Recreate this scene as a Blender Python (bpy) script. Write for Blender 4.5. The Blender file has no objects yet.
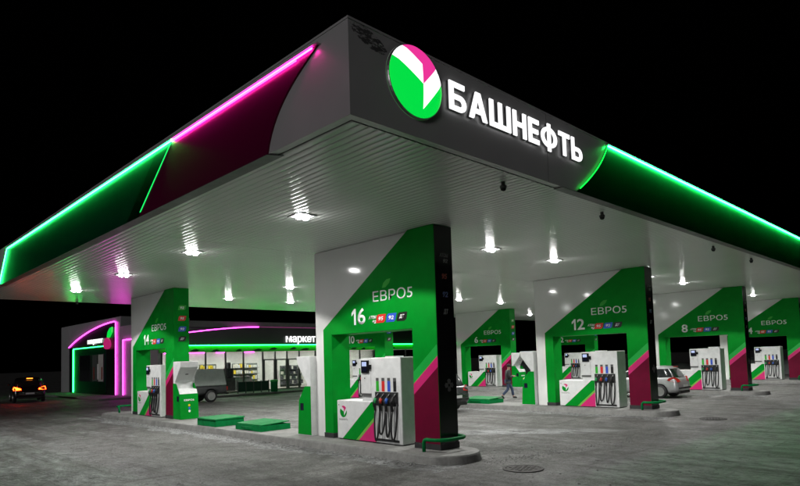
import bpy, bmesh, math, random
from mathutils import Vector, Matrix
random.seed(7)
R = math.radians
S = bpy.context.scene
COL = S.collection
# ------------------------------------------------------------------ camera
yaw, pitch, roll = 0.793790, 0.0627668, -0.0305521
Fw = Vector((math.cos(pitch)*math.cos(yaw), math.cos(pitch)*math.sin(yaw), math.sin(pitch)))
Rt = Vector((math.sin(yaw), -math.cos(yaw), 0)); Up = Rt.cross(Fw)
R2 = Rt*math.cos(roll) + Up*math.sin(roll); U2 = -Rt*math.sin(roll) + Up*math.cos(roll)
cd = bpy.data.cameras.new('camera'); cam = bpy.data.objects.new('camera', cd); COL.objects.link(cam)
cd.sensor_width = 36; cd.lens = 597.26/800*36; cd.shift_y = (320.94-243)/800
cd.clip_start = 0.05; cd.clip_end = 2000
m = Matrix((R2, U2, -Fw)).transposed().to_4x4(); m.translation = (0, 0, 2.25); cam.matrix_world = m
S.camera = cam
# ------------------------------------------------------------------ world: night sky, weak low light standing for the town
W = bpy.data.worlds.new('World'); S.world = W; W.use_nodes = True
wn = W.node_tree.nodes; wl = W.node_tree.links; wn.clear()
sk = wn.new('ShaderNodeTexSky'); sk.sky_type = 'NISHITA'; sk.sun_disc = False
SUN_EL, SUN_DIR = R(9), Vector((0.92, 0.36, 0)).normalized()
sk.sun_elevation = R(-4); sk.sun_rotation = math.atan2(-SUN_DIR.x, -SUN_DIR.y)
bg = wn.new('ShaderNodeBackground'); bg.inputs[1].default_value = 0.005
wo = wn.new('ShaderNodeOutputWorld'); wl.new(sk.outputs[0], bg.inputs[0]); wl.new(bg.outputs[0], wo.inputs[0])
sl = bpy.data.lights.new('night_sun', 'SUN'); sl.energy = 0.45; sl.angle = R(14); sl.color = (1, .97, .98)
so = bpy.data.objects.new('night_sun', sl); COL.objects.link(so)
d = SUN_DIR*math.cos(SUN_EL) + Vector((0, 0, -math.sin(SUN_EL)))
so.rotation_euler = d.to_track_quat('-Z', 'Y').to_euler()
S.view_settings.view_transform = 'Standard'; S.view_settings.look = 'None'
S.view_settings.exposure = 0.0; S.view_settings.gamma = 1
LAMP_W = 630.0          # watts of each canopy downlight
# ------------------------------------------------------------------ render settings
S.render.engine = 'CYCLES'
S.cycles.use_denoising = True
S.cycles.max_bounces = 6; S.cycles.diffuse_bounces = 3; S.cycles.glossy_bounces = 4; S.cycles.transmission_bounces = 4
S.cycles.sample_clamp_indirect = 4.0
S.cycles.caustics_reflective = False; S.cycles.caustics_refractive = False

# ================================================================== materials
def nm(name):
    mt = bpy.data.materials.new(name); mt.use_nodes = True
    n = mt.node_tree.nodes; b = n.get('Principled BSDF')
    return mt, n, mt.node_tree.links, b
def paint(name, col, rough=.35, metal=0., var=.12, scale=3., spec=.5, bump=0., coat=0., rv=1.):
    """painted / metal surface with uneven dirt and gloss"""
    mt, n, l, b = nm(name)
    b.inputs['Metallic'].default_value = metal; b.inputs['Specular IOR Level'].default_value = spec
    b.inputs['Coat Weight'].default_value = coat
    tc = n.new('ShaderNodeTexCoord'); no = n.new('ShaderNodeTexNoise')
    no.inputs['Scale'].default_value = scale; no.inputs['Detail'].default_value = 8; no.inputs['Roughness'].default_value = .65
    l.new(tc.outputs['Object'], no.inputs['Vector'])
    mr = n.new('ShaderNodeMapRange'); mr.inputs[1].default_value = .3; mr.inputs[2].default_value = .75
    mr.inputs[3].default_value = 1.0; mr.inputs[4].default_value = 1-var*2
    l.new(no.outputs['Fac'], mr.inputs[0])
    mx = n.new('ShaderNodeMix'); mx.data_type = 'RGBA'; mx.blend_type = 'MULTIPLY'; mx.inputs[0].default_value = 1
    mx.inputs[6].default_value = (*col, 1); l.new(mr.outputs[0], mx.inputs[7]); l.new(mx.outputs[2], b.inputs['Base Color'])
    m2 = n.new('ShaderNodeMapRange'); m2.inputs[3].default_value = max(.02, rough-.1*rv); m2.inputs[4].default_value = min(1, rough+.18*rv)
    l.new(no.outputs['Fac'], m2.inputs[0]); l.new(m2.outputs[0], b.inputs['Roughness'])
    if bump:
        n2 = n.new('ShaderNodeTexNoise'); n2.inputs['Scale'].default_value = 60; n2.inputs['Detail'].default_value = 5
        l.new(tc.outputs['Object'], n2.inputs['Vector'])
        bp = n.new('ShaderNodeBump'); bp.inputs['Strength'].default_value = bump; bp.inputs['Distance'].default_value = .01
        l.new(n2.outputs['Fac'], bp.inputs['Height']); l.new(bp.outputs[0], b.inputs['Normal'])
    return mt
def emit(name, col, st):
    mt, n, l, b = nm(name)
    b.inputs['Base Color'].default_value = (.02, .02, .02, 1); b.inputs['Roughness'].default_value = .3
    b.inputs['Emission Color'].default_value = (*col, 1); b.inputs['Emission Strength'].default_value = st
    return mt
def glassy(name, col=(.9, .95, .93), alpha_t=.75, rough=.03):
    mt, n, l, b = nm(name)
    tr = n.new('ShaderNodeBsdfTransparent'); tr.inputs[0].default_value = (*col, 1)
    gl = n.new('ShaderNodeBsdfGlossy'); gl.inputs['Roughness'].default_value = rough
    fr = n.new('ShaderNodeFresnel'); fr.inputs[0].default_value = 1.5
    mx = n.new('ShaderNodeMixShader'); l.new(fr.outputs[0], mx.inputs[0]); l.new(tr.outputs[0], mx.inputs[1]); l.new(gl.outputs[0], mx.inputs[2])
    l.new(mx.outputs[0], n['Material Output'].inputs[0])
    return mt

M = {}
M['green'] = paint('green_panel_paint', (.0004, .25, .020), .42, var=.10, scale=2.5, spec=.08)
M['green_metal'] = paint('green_steel_paint', (.002, .20, .05), .55, var=.25, scale=6, spec=.08)
M['lime'] = paint('lime_print', (.16, .42, .06), .35, var=.05)
M['leafgreen'] = paint('leaf_green_print', (.03, .42, .03), .35, var=.05)
M['bandgreen'] = paint('light_green_band_print', (.01, .36, .05), .32, var=.05)
M['pink'] = paint('pink_print', (.60, .015, .16), .35, var=.06)
M['maroon'] = paint('maroon_panel_paint', (.135, .002, .024), .4, var=.12, spec=.15)
M['white'] = paint('white_cladding_paint', (.74, .74, .73), .08, var=.04, scale=1.2, rv=.2)
M['cab'] = paint('white_cabinet_paint', (.72, .73, .73), .38, var=.11, scale=5)
M['black'] = paint('black_gloss_panel', (.008, .008, .009), .14, var=.1)
M['dark'] = paint('dark_plinth_paint', (.025, .025, .027), .6, var=.2)
M['rubber'] = paint('black_rubber', (.012, .012, .013), .55, var=.1)
M['print_white'] = paint('white_print', (.85, .85, .85), .4, var=.03)
M['print_grey'] = paint('grey_print', (.22, .22, .22), .4, var=.03)
M['print_red'] = paint('red_print', (.65, .03, .025), .35, var=.03)
M['print_blue'] = paint('blue_print', (.03, .09, .55), .35, var=.03)
M['print_black'] = paint('black_print', (.012, .012, .013), .35, var=.03)
M['shaded_red'] = paint('shaded_red_print', (.25, .03, .02), .4, var=.03)  # red print with the shade of the unlit portal end painted in
M['shaded_blue'] = paint('shaded_blue_print', (.08, .11, .25), .4, var=.03)  # blue print darkened the same way for the unlit end
M['nozred'] = paint('red_plastic', (.62, .05, .03), .4, var=.05)
M['nozblue'] = paint('blue_plastic', (.03, .13, .6), .4, var=.05)
M['nozgreen'] = paint('green_plastic', (.03, .4, .12), .4, var=.05)
M['steel'] = paint('brushed_steel', (.45, .45, .46), .35, metal=.9, var=.1)
M['fascia_bare'] = None
M['screen'] = emit('lit_screen', (.55, .65, 1.0), .9)
M['screen_dark'] = paint('dark_screen_glass', (.006, .007, .02), .08, var=.05)
M['neon_g'] = emit('green_neon', (.018, 1, .14), 50)
M['neon_m_dim'] = emit('faint_violet_light', (1, .1, .6), .25)
M['neon_g_r'] = emit('bright_green_neon', (.010, 1, .12), 100)
M['neon_slash'] = emit('green_slash_light', (.01, 1, .16), 1.1)
M['edge_glow_g'] = emit('green_edge_glow', (.004, 1, .06), 2.0)
M['neon_m'] = emit('magenta_neon', (1, .022, .40), 36)
M['neon_g2'] = emit('green_store_neon', (.012, 1, .10), 22)
M['neon_m2'] = emit('violet_store_neon', (1, .045, .75), 10)
M['lamp'] = emit('lamp_lens', (1, 1, .98), 90)
M['sign_w'] = emit('lit_white_sign', (1, 1, 1), 1.35)
M['fruit'] = emit('dim_pink_sign', (.42, .012, .12), 1.0)
M['sign_g'] = emit('lit_green_sign', (.0, .74, .06), 1.0)
M['sign_p'] = emit('lit_pink_sign', (.85, .035, .32), 1.0)
M['tail'] = emit('lit_tail_lamp', (1, .035, .003), 30)
M['brake'] = emit('lit_brake_lamp', (1, .25, .02), 7)
M['mag_panel'] = paint('magenta_gloss_panel', (.09, .0007, .028), .3, var=.04, scale=.8, spec=.15)
M['grn_panel'] = paint('dark_green_gloss_panel', (.001, .035, .017), .3, var=.04, scale=.8, spec=.2)
M['blk_panel'] = paint('black_green_gloss_panel', (.0003, .0035, .0016), .3, var=.04, scale=.8, spec=.15)
M['soffit_trim'] = paint('grey_trim', (.10, .10, .10), .4, var=.1)
M['glass'] = glassy('shop_glass')
M['car_glass'] = paint('car_glass', (.012, .014, .015), .06, var=.05, coat=.3)
M['silver'] = paint('silver_car_paint', (.46, .47, .48), .3, metal=.55, var=.12, coat=.6)
M['darkcar'] = paint('dark_grey_car_paint', (.035, .037, .04), .25, metal=.4, var=.15, coat=.6)
M['blackcar'] = paint('black_car_paint', (.012, .010, .010), .2, metal=.3, var=.15, coat=.8)
M['truckgrey'] = paint('grey_truck_paint', (.06, .062, .065), .35, metal=.3, var=.2)
M['capgrey'] = paint('pale_cargo_cap', (.42, .47, .44), .15, var=.12)
M['tail_off'] = paint('red_tail_lens', (.38, .015, .012), .15, var=.05)
M['plate'] = paint('number_plate', (.6, .6, .6), .4, var=.05)
M['rim'] = paint('alloy_rim', (.5, .5, .5), .3, metal=.8, var=.15)
M['storewall'] = paint('store_grey_cladding', (.36, .36, .37), .35, var=.1, scale=.7)
M['storeblack'] = paint('store_black_fascia', (.008, .008, .009), .3, var=.05, rv=.1)
M['storegrey'] = paint('store_parapet', (.16, .16, .16), .5, var=.12)
M['frame'] = paint('dark_window_frame', (.05, .055, .05), .4, var=.1)
M['framel'] = paint('grey_door_frame', (.10, .115, .105), .4, var=.1)
M['plaster'] = paint('shop_plaster', (.58, .57, .54), .7, var=.08)
M['tilefloor'] = paint('shop_floor', (.3, .28, .25), .3, var=.1)
M['shoplamp'] = emit('shop_ceiling_lamp', (1, .98, .93), 44)
M['goods_y'] = paint('yellow_packs', (.75, .55, .03), .4); M['goods_r'] = paint('red_packs', (.28, .05, .035), .4)
M['goods_w'] = paint('pale_packs', (.6, .58, .5), .4); M['goods_d'] = paint('dark_packs', (.05, .05, .06), .4)
M['skin'] = paint('skin', (.45, .27, .20), .5, var=.06)
M['jacket'] = paint('dark_jacket_cloth', (.035, .038, .04), .8, var=.2, scale=12, bump=.4)
M['jeans'] = paint('blue_jeans_cloth', (.035, .055, .11), .85, var=.2, scale=12, bump=.4)
M['hair'] = paint('dark_knit', (.012, .011, .010), .8)
M['shoe'] = paint('dark_shoe', (.015, .014, .013), .5)
M['iron'] = paint('cast_iron', (.022, .018, .015), .7, metal=.0, var=.3, scale=9)

M['snow'] = paint('dirty_snow', (.42, .43, .44), .8, var=.22, scale=1.2, bump=1.)

def mat_concrete(name, a, c, sc):
    mt, n, l, b = nm(name)
    tc = n.new('ShaderNodeTexCoord'); no = n.new('ShaderNodeTexNoise'); no.inputs['Scale'].default_value = sc
    no.inputs['Detail'].default_value = 10; no.inputs['Roughness'].default_value = .7; l.new(tc.outputs['Object'], no.inputs['Vector'])
    cr = n.new('ShaderNodeValToRGB'); cr.color_ramp.elements[0].position = .3; cr.color_ramp.elements[1].position = .72
    cr.color_ramp.elements[0].color = (*a, 1); cr.color_ramp.elements[1].color = (*c, 1)
    l.new(no.outputs['Fac'], cr.inputs[0]); l.new(cr.outputs[0], b.inputs['Base Color'])
    b.inputs['Roughness'].default_value = .8
    n2 = n.new('ShaderNodeTexNoise'); n2.inputs['Scale'].default_value = 35; n2.inputs['Detail'].default_value = 6; l.new(tc.outputs['Object'], n2.inputs['Vector'])
    bp = n.new('ShaderNodeBump'); bp.inputs['Strength'].default_value = .5; bp.inputs['Distance'].default_value = .02
    l.new(n2.outputs['Fac'], bp.inputs['Height']); l.new(bp.outputs[0], b.inputs['Normal'])
    return mt
M['concrete'] = mat_concrete('kerb_concrete', (.12, .12, .116), (.26, .26, .25), 3.)
M['walk'] = mat_concrete('walkway_concrete', (.10, .10, .10), (.2, .2, .19), 2.)

def mat_fascia():
    """silver composite cladding; scuffed film near the corner at the top"""
    mt, n, l, b = nm('silver_fascia_cladding')
    b.inputs['Metallic'].default_value = .2; b.inputs['Roughness'].default_value = .38
    tc = n.new('ShaderNodeTexCoord'); sp = n.new('ShaderNodeSeparateXYZ'); l.new(tc.outputs['Object'], sp.inputs[0])
    no = n.new('ShaderNodeTexNoise'); no.inputs['Scale'].default_value = 7; no.inputs['Detail'].default_value = 9; no.inputs['Roughness'].default_value = .75
    mp = n.new('ShaderNodeMapping'); mp.inputs['Scale'].default_value = (1, 1, 2.6); l.new(tc.outputs['Object'], mp.inputs[0]); l.new(mp.outputs[0], no.inputs['Vector'])
    def mathn(op, a, bb):
        q = n.new('ShaderNodeMath'); q.operation = op
        for i, v in enumerate((a, bb)):
            if isinstance(v, (int, float)): q.inputs[i].default_value = v
            else: l.new(v, q.inputs[i])
        return q.outputs[0]
    # scuff blob on the long side, x 4.75..5.35, z 6.2..6.5
    ex = mathn('POWER', mathn('DIVIDE', mathn('SUBTRACT', sp.outputs[0], 5.05), .38), 2)
    dz = mathn('ADD', sp.outputs[2], mathn('MULTIPLY', mathn('SUBTRACT', sp.outputs[0], 5.05), .25))
    ez = mathn('POWER', mathn('DIVIDE', mathn('SUBTRACT', dz, 6.40), .14), 2)
    e = mathn('SUBTRACT', 1, mathn('ADD', ex, ez))
    onr = mathn('LESS_THAN', sp.outputs[1], 5.62)
    e = mathn('MULTIPLY', mathn('MAXIMUM', e, 0), onr)
    v = mathn('GREATER_THAN', mathn('MULTIPLY', no.outputs['Fac'], mathn('MINIMUM', mathn('MULTIPLY', e, 3), 1)), .47)
    mx = n.new('ShaderNodeMix'); mx.data_type = 'RGBA'; l.new(v, mx.inputs[0])
    n3 = n.new('ShaderNodeTexNoise'); n3.inputs['Scale'].default_value = 1.3; n3.inputs['Detail'].default_value = 6; l.new(tc.outputs['Object'], n3.inputs['Vector'])
    cr = n.new('ShaderNodeValToRGB'); cr.color_ramp.elements[0].color = (.46, .455, .46, 1); cr.color_ramp.elements[1].color = (.56, .555, .56, 1)
    l.new(n3.outputs['Fac'], cr.inputs[0]); l.new(cr.outputs[0], mx.inputs[6]); mx.inputs[7].default_value = (.10, .10, .10, 1)
    l.new(mx.outputs[2], b.inputs['Base Color'])
    return mt
M['fascia'] = mat_fascia()

def mat_slat():
    mt, n, l, b = nm('white_ceiling_slat')
    b.inputs['Roughness'].default_value = .165; b.inputs['Specular IOR Level'].default_value = .5
    tc = n.new('ShaderNodeTexCoord'); no = n.new('ShaderNodeTexNoise'); no.inputs['Scale'].default_value = .6; no.inputs['Detail'].default_value = 6
    l.new(tc.outputs['Object'], no.inputs['Vector'])
    cr = n.new('ShaderNodeValToRGB'); cr.color_ramp.elements[0].color = (.74, .75, .73, 1); cr.color_ramp.elements[1].color = (.86, .87, .85, 1)
    l.new(no.outputs['Fac'], cr.inputs[0]); l.new(cr.outputs[0], b.inputs['Base Color'])
    return mt
M['slat'] = mat_slat()

def mat_ground():
    mt, n, l, b = nm('frosty_asphalt')
    tc = n.new('ShaderNodeTexCoord'); sp = n.new('ShaderNodeSeparateXYZ'); l.new(tc.outputs['Object'], sp.inputs[0])
    def mathn(op, a, bb=0., c=None):
        q = n.new('ShaderNodeMath'); q.operation = op
        for i, v in enumerate((a, bb) if c is None else (a, bb, c)):
            if isinstance(v, (int, float)): q.inputs[i].default_value = v
            else: l.new(v, q.inputs[i])
        return q.outputs[0]
    def noise(scale, det=8, rgh=.6, st=(1, 1, 1), rot=0):
        mp = n.new('ShaderNodeMapping'); mp.inputs['Scale'].default_value = st; mp.inputs['Rotation'].default_value = (0, 0, rot)
        l.new(tc.outputs['Object'], mp.inputs[0])
        q = n.new('ShaderNodeTexNoise'); q.inputs['Scale'].default_value = scale; q.inputs['Detail'].default_value = det; q.inputs['Roughness'].default_value = rgh
        l.new(mp.outputs[0], q.inputs['Vector']); return q.outputs['Fac']
    def ramp(v, p0, p1, c0=0., c1=1.):
        q = n.new('ShaderNodeMapRange'); q.inputs[1].default_value = p0; q.inputs[2].default_value = p1; q.inputs[3].default_value = c0; q.inputs[4].default_value = c1
        l.new(v, q.inputs[0]); return q.outputs[0]
    def mix(f, a, c, mode='MIX'):
        q = n.new('ShaderNodeMix'); q.data_type = 'RGBA'; q.blend_type = mode
        if isinstance(f, float): q.inputs[0].default_value = f
        else: l.new(f, q.inputs[0])
        for i, v in ((6, a), (7, c)):
            if isinstance(v, tuple): q.inputs[i].default_value = (*v, 1)
            else: l.new(v, q.inputs[i])
        return q.outputs[2]
    big = noise(.22, 6, .6); mid = noise(1.1, 9, .7); fine = noise(14, 8, .75); grit = noise(60, 4, .7)
    mot = noise(2.0, 12, .8)
    col = mix(ramp(big, .35, .65), (.125, .125, .12), (.245, .245, .236))
    col = mix(ramp(mot, .44, .60, 0., .9), col, (.34, .337, .325))
    col = mix(ramp(noise(.7, 8, .7, (1, .4, 1), R(20)), .52, .66, 0., .6), col, (.06, .058, .055))
    col = mix(ramp(fine, .48, .66, 0., .75), col, (.06, .058, .055))
    spk = noise(22, 12, .9)
    col = mix(ramp(spk, .44, .53, .6, 0.), col, (.05, .048, .045))
    col = mix(ramp(spk, .54, .64, 0., .6), col, (.50, .50, .49))
    lump = noise(5.5, 8, .75, (1, .6, 1), R(10))
    col = mix(ramp(lump, .56, .68, 0., .6), col, (.07, .067, .063))
    # trodden snow, stretched along the driving lanes
    sm = noise(.55, 10, .72, (1, .35, 1), R(35)); s2 = noise(5., 8, .75, (1, .5, 1), R(35))
    snow = mathn('MULTIPLY', ramp(sm, .54, .70), ramp(s2, .42, .62))
    # drift line along the foot of each island (pitch 11.2 m)
    fx = mathn('SUBTRACT', mathn('FRACT', mathn('DIVIDE', mathn('ADD', sp.outputs[0], -9.28+5.6+.18), 11.2)), .5)
    dd = mathn('ABSOLUTE', mathn('MULTIPLY', fx, 11.2))
    wob = noise(1.2, 6, .6); wid = ramp(wob, .3, .7, .05, .75)
    band = ramp(mathn('SUBTRACT', dd, wid), 0., .16, 1., 0.)
    yb = mathn('MULTIPLY', mathn('GREATER_THAN', sp.outputs[1], 8.0), mathn('LESS_THAN', sp.outputs[1], 29.5))
    band = mathn('MULTIPLY', mathn('MULTIPLY', band, yb), ramp(noise(9., 6, .75), .40, .54))
    out = mathn('MAXIMUM', ramp(sp.outputs[1], 6.9, 5.2), ramp(sp.outputs[0], 6.4, 4.0))
    os_ = mathn('MULTIPLY', mathn('MULTIPLY', out, ramp(noise(.5, 10, .72, (1, .45, 1), R(-38)), .40, .56)), ramp(noise(4., 9, .8, (1, .5, 1), R(-38)), .38, .56))
    ca, sa = math.cos(R(-52)), math.sin(R(-52))
    du = mathn('ADD', mathn('MULTIPLY', mathn('SUBTRACT', sp.outputs[0], 14.9), ca), mathn('MULTIPLY', mathn('SUBTRACT', sp.outputs[1], 10.2), sa))
    dv = mathn('ADD', mathn('MULTIPLY', mathn('SUBTRACT', sp.outputs[0], 14.9), -sa), mathn('MULTIPLY', mathn('SUBTRACT', sp.outputs[1], 10.2), ca))
    sme = mathn('SUBTRACT', 1, mathn('ADD', mathn('POWER', mathn('DIVIDE', du, 3.2), 2), mathn('POWER', mathn('DIVIDE', dv, .75), 2)))
    sme = mathn('MULTIPLY', mathn('MAXIMUM', sme, 0), 1.6)
    sme = mathn('MULTIPLY', sme, ramp(noise(3.2, 9, .8, (1, .5, 1), R(-52)), .40, .54))
    snow = mathn('MAXIMUM', snow, mathn('MAXIMUM', os_, mathn('MINIMUM', sme, 1)))
    sn = mathn('MAXIMUM', mathn('MULTIPLY', snow, .9), mathn('MULTIPLY', band, .95))
    col = mix(sn, col, (.50, .51, .52))
    # wheel-rut dirt
    rut = ramp(noise(1.6, 8, .7, (1, .07, 1), R(4)), .52, .62, 0., .6)
    col = mix(rut, col, (.075, .071, .066))
    rut2 = ramp(noise(2.2, 7, .7, (.09, 1, 1), R(-12)), .55, .64, 0., .5)
    col = mix(rut2, col, (.09, .086, .08))
    drip = mathn('MULTIPLY', ramp(dd, 3.6, 2.6, 0., 1.), ramp(noise(1.7, 8, .7), .55, .66, 0., .6))
    col = mix(drip, col, (.05, .047, .044))
    spots = ramp(noise(4.3, 4, .6), .66, .71, 0., .85)
    col = mix(spots, col, (.03, .028, .026))
    l.new(col, b.inputs['Base Color'])
    l.new(ramp(mid, .3, .7, .42, .8), b.inputs['Roughness'])
    b.inputs['Specular IOR Level'].default_value = .35
    # pavers in front of the islands, worn flat elsewhere
    br = n.new('ShaderNodeTexBrick'); br.inputs['Scale'].default_value = 1; br.inputs['Brick Width'].default_value = .22; br.inputs['Row Height'].default_value = .11
    br.inputs['Mortar Size'].default_value = .012; br.inputs['Mortar Smooth'].default_value = .3; l.new(tc.outputs['Object'], br.inputs['Vector'])
    pav = mathn('MULTIPLY', br.outputs['Fac'], ramp(noise(.3, 4, .5), .40, .60, .15, 1.))
    h = mathn('SUBTRACT', mathn('ADD', mathn('MULTIPLY', fine, .7), mathn('MULTIPLY', grit, .35)), mathn('MULTIPLY', pav, .22))
    h = mathn('ADD', h, mathn('MULTIPLY', sn, .5)); h = mathn('ADD', h, mathn('MULTIPLY', mid, 2.0)); h = mathn('ADD', h, mathn('MULTIPLY', noise(4.5, 6, .65), 1.3))
    bp = n.new('ShaderNodeBump'); bp.inputs['Strength'].default_value = 1.; bp.inputs['Distance'].default_value = .10
    l.new(h, bp.inputs['Height']); l.new(bp.outputs[0], b.inputs['Normal'])
    return mt
M['ground'] = mat_ground()

# ================================================================== mesh helpers
class MB:
    def __init__(s): s.v = []; s.f = []
    def add(s, vs, fs):
        k = len(s.v); s.v += [tuple(p) for p in vs]; s.f += [tuple(i+k for i in f) for f in fs]; return s
    def box(s, x0, x1, y0, y1, z0, z1):
        return s.add([(x0,y0,z0),(x1,y0,z0),(x1,y1,z0),(x0,y1,z0),(x0,y0,z1),(x1,y0,z1),(x1,y1,z1),(x0,y1,z1)],
                     [(3,2,1,0),(4,5,6,7),(0,1,5,4),(1,2,6,5),(2,3,7,6),(3,0,4,7)])
    def prism(s, poly, axis, a, b):
        """poly in the two other axes (order xyz), extruded along axis from a to b"""
        n = len(poly)
        def P(p, t): return {'x': (t, p[0], p[1]), 'y': (p[0], t, p[1]), 'z': (p[0], p[1], t)}[axis]
        vs = [P(p, a) for p in poly] + [P(p, b) for p in poly]
        fs = [tuple(range(n))[::-1], tuple(range(n, 2*n))] + [(i, (i+1) % n, n+(i+1) % n, n+i) for i in range(n)]
        return s.add(vs, fs)
    def plate(s, poly, o, u, v, t0, t1):
        o, u, v = Vector(o), Vector(u), Vector(v); w = u.cross(v); n = len(poly)
        vs = [o+u*p[0]+v*p[1]+w*t0 for p in poly] + [o+u*p[0]+v*p[1]+w*t1 for p in poly]
        fs = [tuple(range(n))[::-1], tuple(range(n, 2*n))] + [(i, (i+1) % n, n+(i+1) % n, n+i) for i in range(n)]
        return s.add(vs, fs)
    def tube(s, path, r, n=8, close=False):
        P = [Vector(p) for p in path]; K = len(P); rings = []; up = None
        for i, p in enumerate(P):
            a = P[max(i-1, 0)]; b = P[min(i+1, K-1)]; t = (b-a).normalized()
            if up is None:
                up = Vector((0, 0, 1)) if abs(t.z) < .9 else Vector((1, 0, 0))
            x = t.cross(up)
            if x.length < 1e-4: x = t.cross(Vector((0, 1, 0)))
            x.normalize(); y = x.cross(t).normalized(); up = y
            rr = r[i] if isinstance(r, (list, tuple)) else r
            rings.append([p+(x*math.cos(2*math.pi*k/n)+y*math.sin(2*math.pi*k/n))*rr for k in range(n)])
        vs = [q for g in rings for q in g]
        fs = [(i*n+k, i*n+(k+1) % n, (i+1)*n+(k+1) % n, (i+1)*n+k) for i in range(K-1) for k in range(n)]
        fs += [tuple(range(n))[::-1], tuple(range((K-1)*n, K*n))]
        return s.add(vs, fs)
    def lathe(s, prof, c, axis='z', n=24):
        """prof: (radius, along axis)"""
        K = len(prof); vs = []
        for r, t in prof:
            for k in range(n):
                a = 2*math.pi*k/n; p, q = r*math.cos(a), r*math.sin(a)
                o = {'z': (p, q, t), 'x': (t, p, q), 'y': (q, t, p)}[axis]; vs.append((c[0]+o[0], c[1]+o[1], c[2]+o[2]))
        fs = [(i*n+k, i*n+(k+1) % n, (i+1)*n+(k+1) % n, (i+1)*n+k) for i in range(K-1) for k in range(n)]
        fs += [tuple(range(n))[::-1], tuple(range((K-1)*n, K*n))]
        return s.add(vs, fs)
    def mesh(s, name):
        me = bpy.data.meshes.new(name); me.from_pydata(s.v, [], s.f); me.update()
        bm = bmesh.new(); bm.from_mesh(me); bmesh.ops.recalc_face_normals(bm, faces=bm.faces); bm.to_mesh(me); bm.free(); return me
    def build(s, name, mat, parent=None, smooth=False, bevel=0., seg=2):
        me = s.mesh(name); o = bpy.data.objects.new(name, me); COL.objects.link(o)
        me.materials.append(M[mat] if isinstance(mat, str) else mat)
        if smooth:
            for p in me.polygons: p.use_smooth = True
        if bevel:
            md = o.modifiers.new('bevel', 'BEVEL'); md.width = bevel; md.segments = seg; md.limit_method = 'ANGLE'; md.angle_limit = R(35)
        if parent: o.parent = parent
        return o
def tag(o, label=None, cat=None, group=None, kind=None):
    if label: o['label'] = label
    if cat: o['category'] = cat
    if group: o['group'] = group
    if kind: o['kind'] = kind
    return o
def empty(name, loc=(0, 0, 0), rz=0, label=None, cat=None, group=None):
    o = bpy.data.objects.new(name, None); COL.objects.link(o); o.location = loc; o.rotation_euler = (0, 0, rz); o.empty_display_size = .2
    return tag(o, label, cat, group)
def copy_tree(o, parent=None):
    c = o.copy(); COL.objects.link(c); c.parent = parent
    for ch in list(o.children): copy_tree(ch, c)
    return c
YV, ZV, XV = Vector((0, 1, 0)), Vector((0, 0, 1)), Vector((1, 0, 0))
FRONT_U, END_U = -YV, XV           # text running on a face that looks to -x / to -y
_tc = {}
def text_mesh(s, w, h, bold=0., shear=0., depth=.002):
    key = (s, w, h, bold, shear, depth)
    if key in _tc: return _tc[key]
    c = bpy.data.curves.new('t', 'FONT'); c.body = s; c.offset = bold; c.shear = shear; c.resolution_u = 3
    o = bpy.data.objects.new('t', c); COL.objects.link(o)
    dg = bpy.context.evaluated_depsgraph_get(); me = bpy.data.meshes.new_from_object(o.evaluated_get(dg))
    bpy.data.objects.remove(o)
    xs = [v.co.x for v in me.vertices]; ys = [v.co.y for v in me.vertices]
    x0, x1, y0, y1 = min(xs), max(xs), min(ys), max(ys)
    for v in me.vertices: v.co = Vector(((v.co.x-x0)/(x1-x0)*w, (v.co.y-y0)/(y1-y0)*h, 0))
    bm = bmesh.new(); bm.from_mesh(me); bmesh.ops.remove_doubles(bm, verts=bm.verts, dist=1e-5)
    r = bmesh.ops.extrude_face_region(bm, geom=list(bm.faces))
    bmesh.ops.translate(bm, vec=(0, 0, depth), verts=[e for e in r['geom'] if isinstance(e, bmesh.types.BMVert)])
    bmesh.ops.recalc_face_normals(bm, faces=bm.faces); bm.to_mesh(me); bm.free()
    _tc[key] = me; return me
def text(name, s, o, u, v, w, h, mat, parent, bold=0., shear=0., depth=.002):
    me = text_mesh(s, w, h, bold, shear, depth).copy()
    me.materials.clear(); me.materials.append(M[mat])
    ob = bpy.data.objects.new(name, me); COL.objects.link(ob)
    u, v = Vector(u), Vector(v); w_ = u.cross(v)
    mm = Matrix((u, v, w_)).transposed().to_4x4(); mm.translation = Vector(o); ob.matrix_local = mm
    if parent: ob.parent = parent
    return ob
def arc(cx, cy, r, a0, a1, n):
    return [(cx+r*math.cos(a0+(a1-a0)*i/n), cy+r*math.sin(a0+(a1-a0)*i/n)) for i in range(n+1)]
def bez(p0, p1, p2, p3, n):
    p0, p1, p2, p3 = map(Vector, (p0, p1, p2, p3)); o = []
    for i in range(n+1):
        t = i/n; o.append(p0*(1-t)**3+p1*3*t*(1-t)**2+p2*3*t*t*(1-t)+p3*t**3)
    return o

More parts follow.
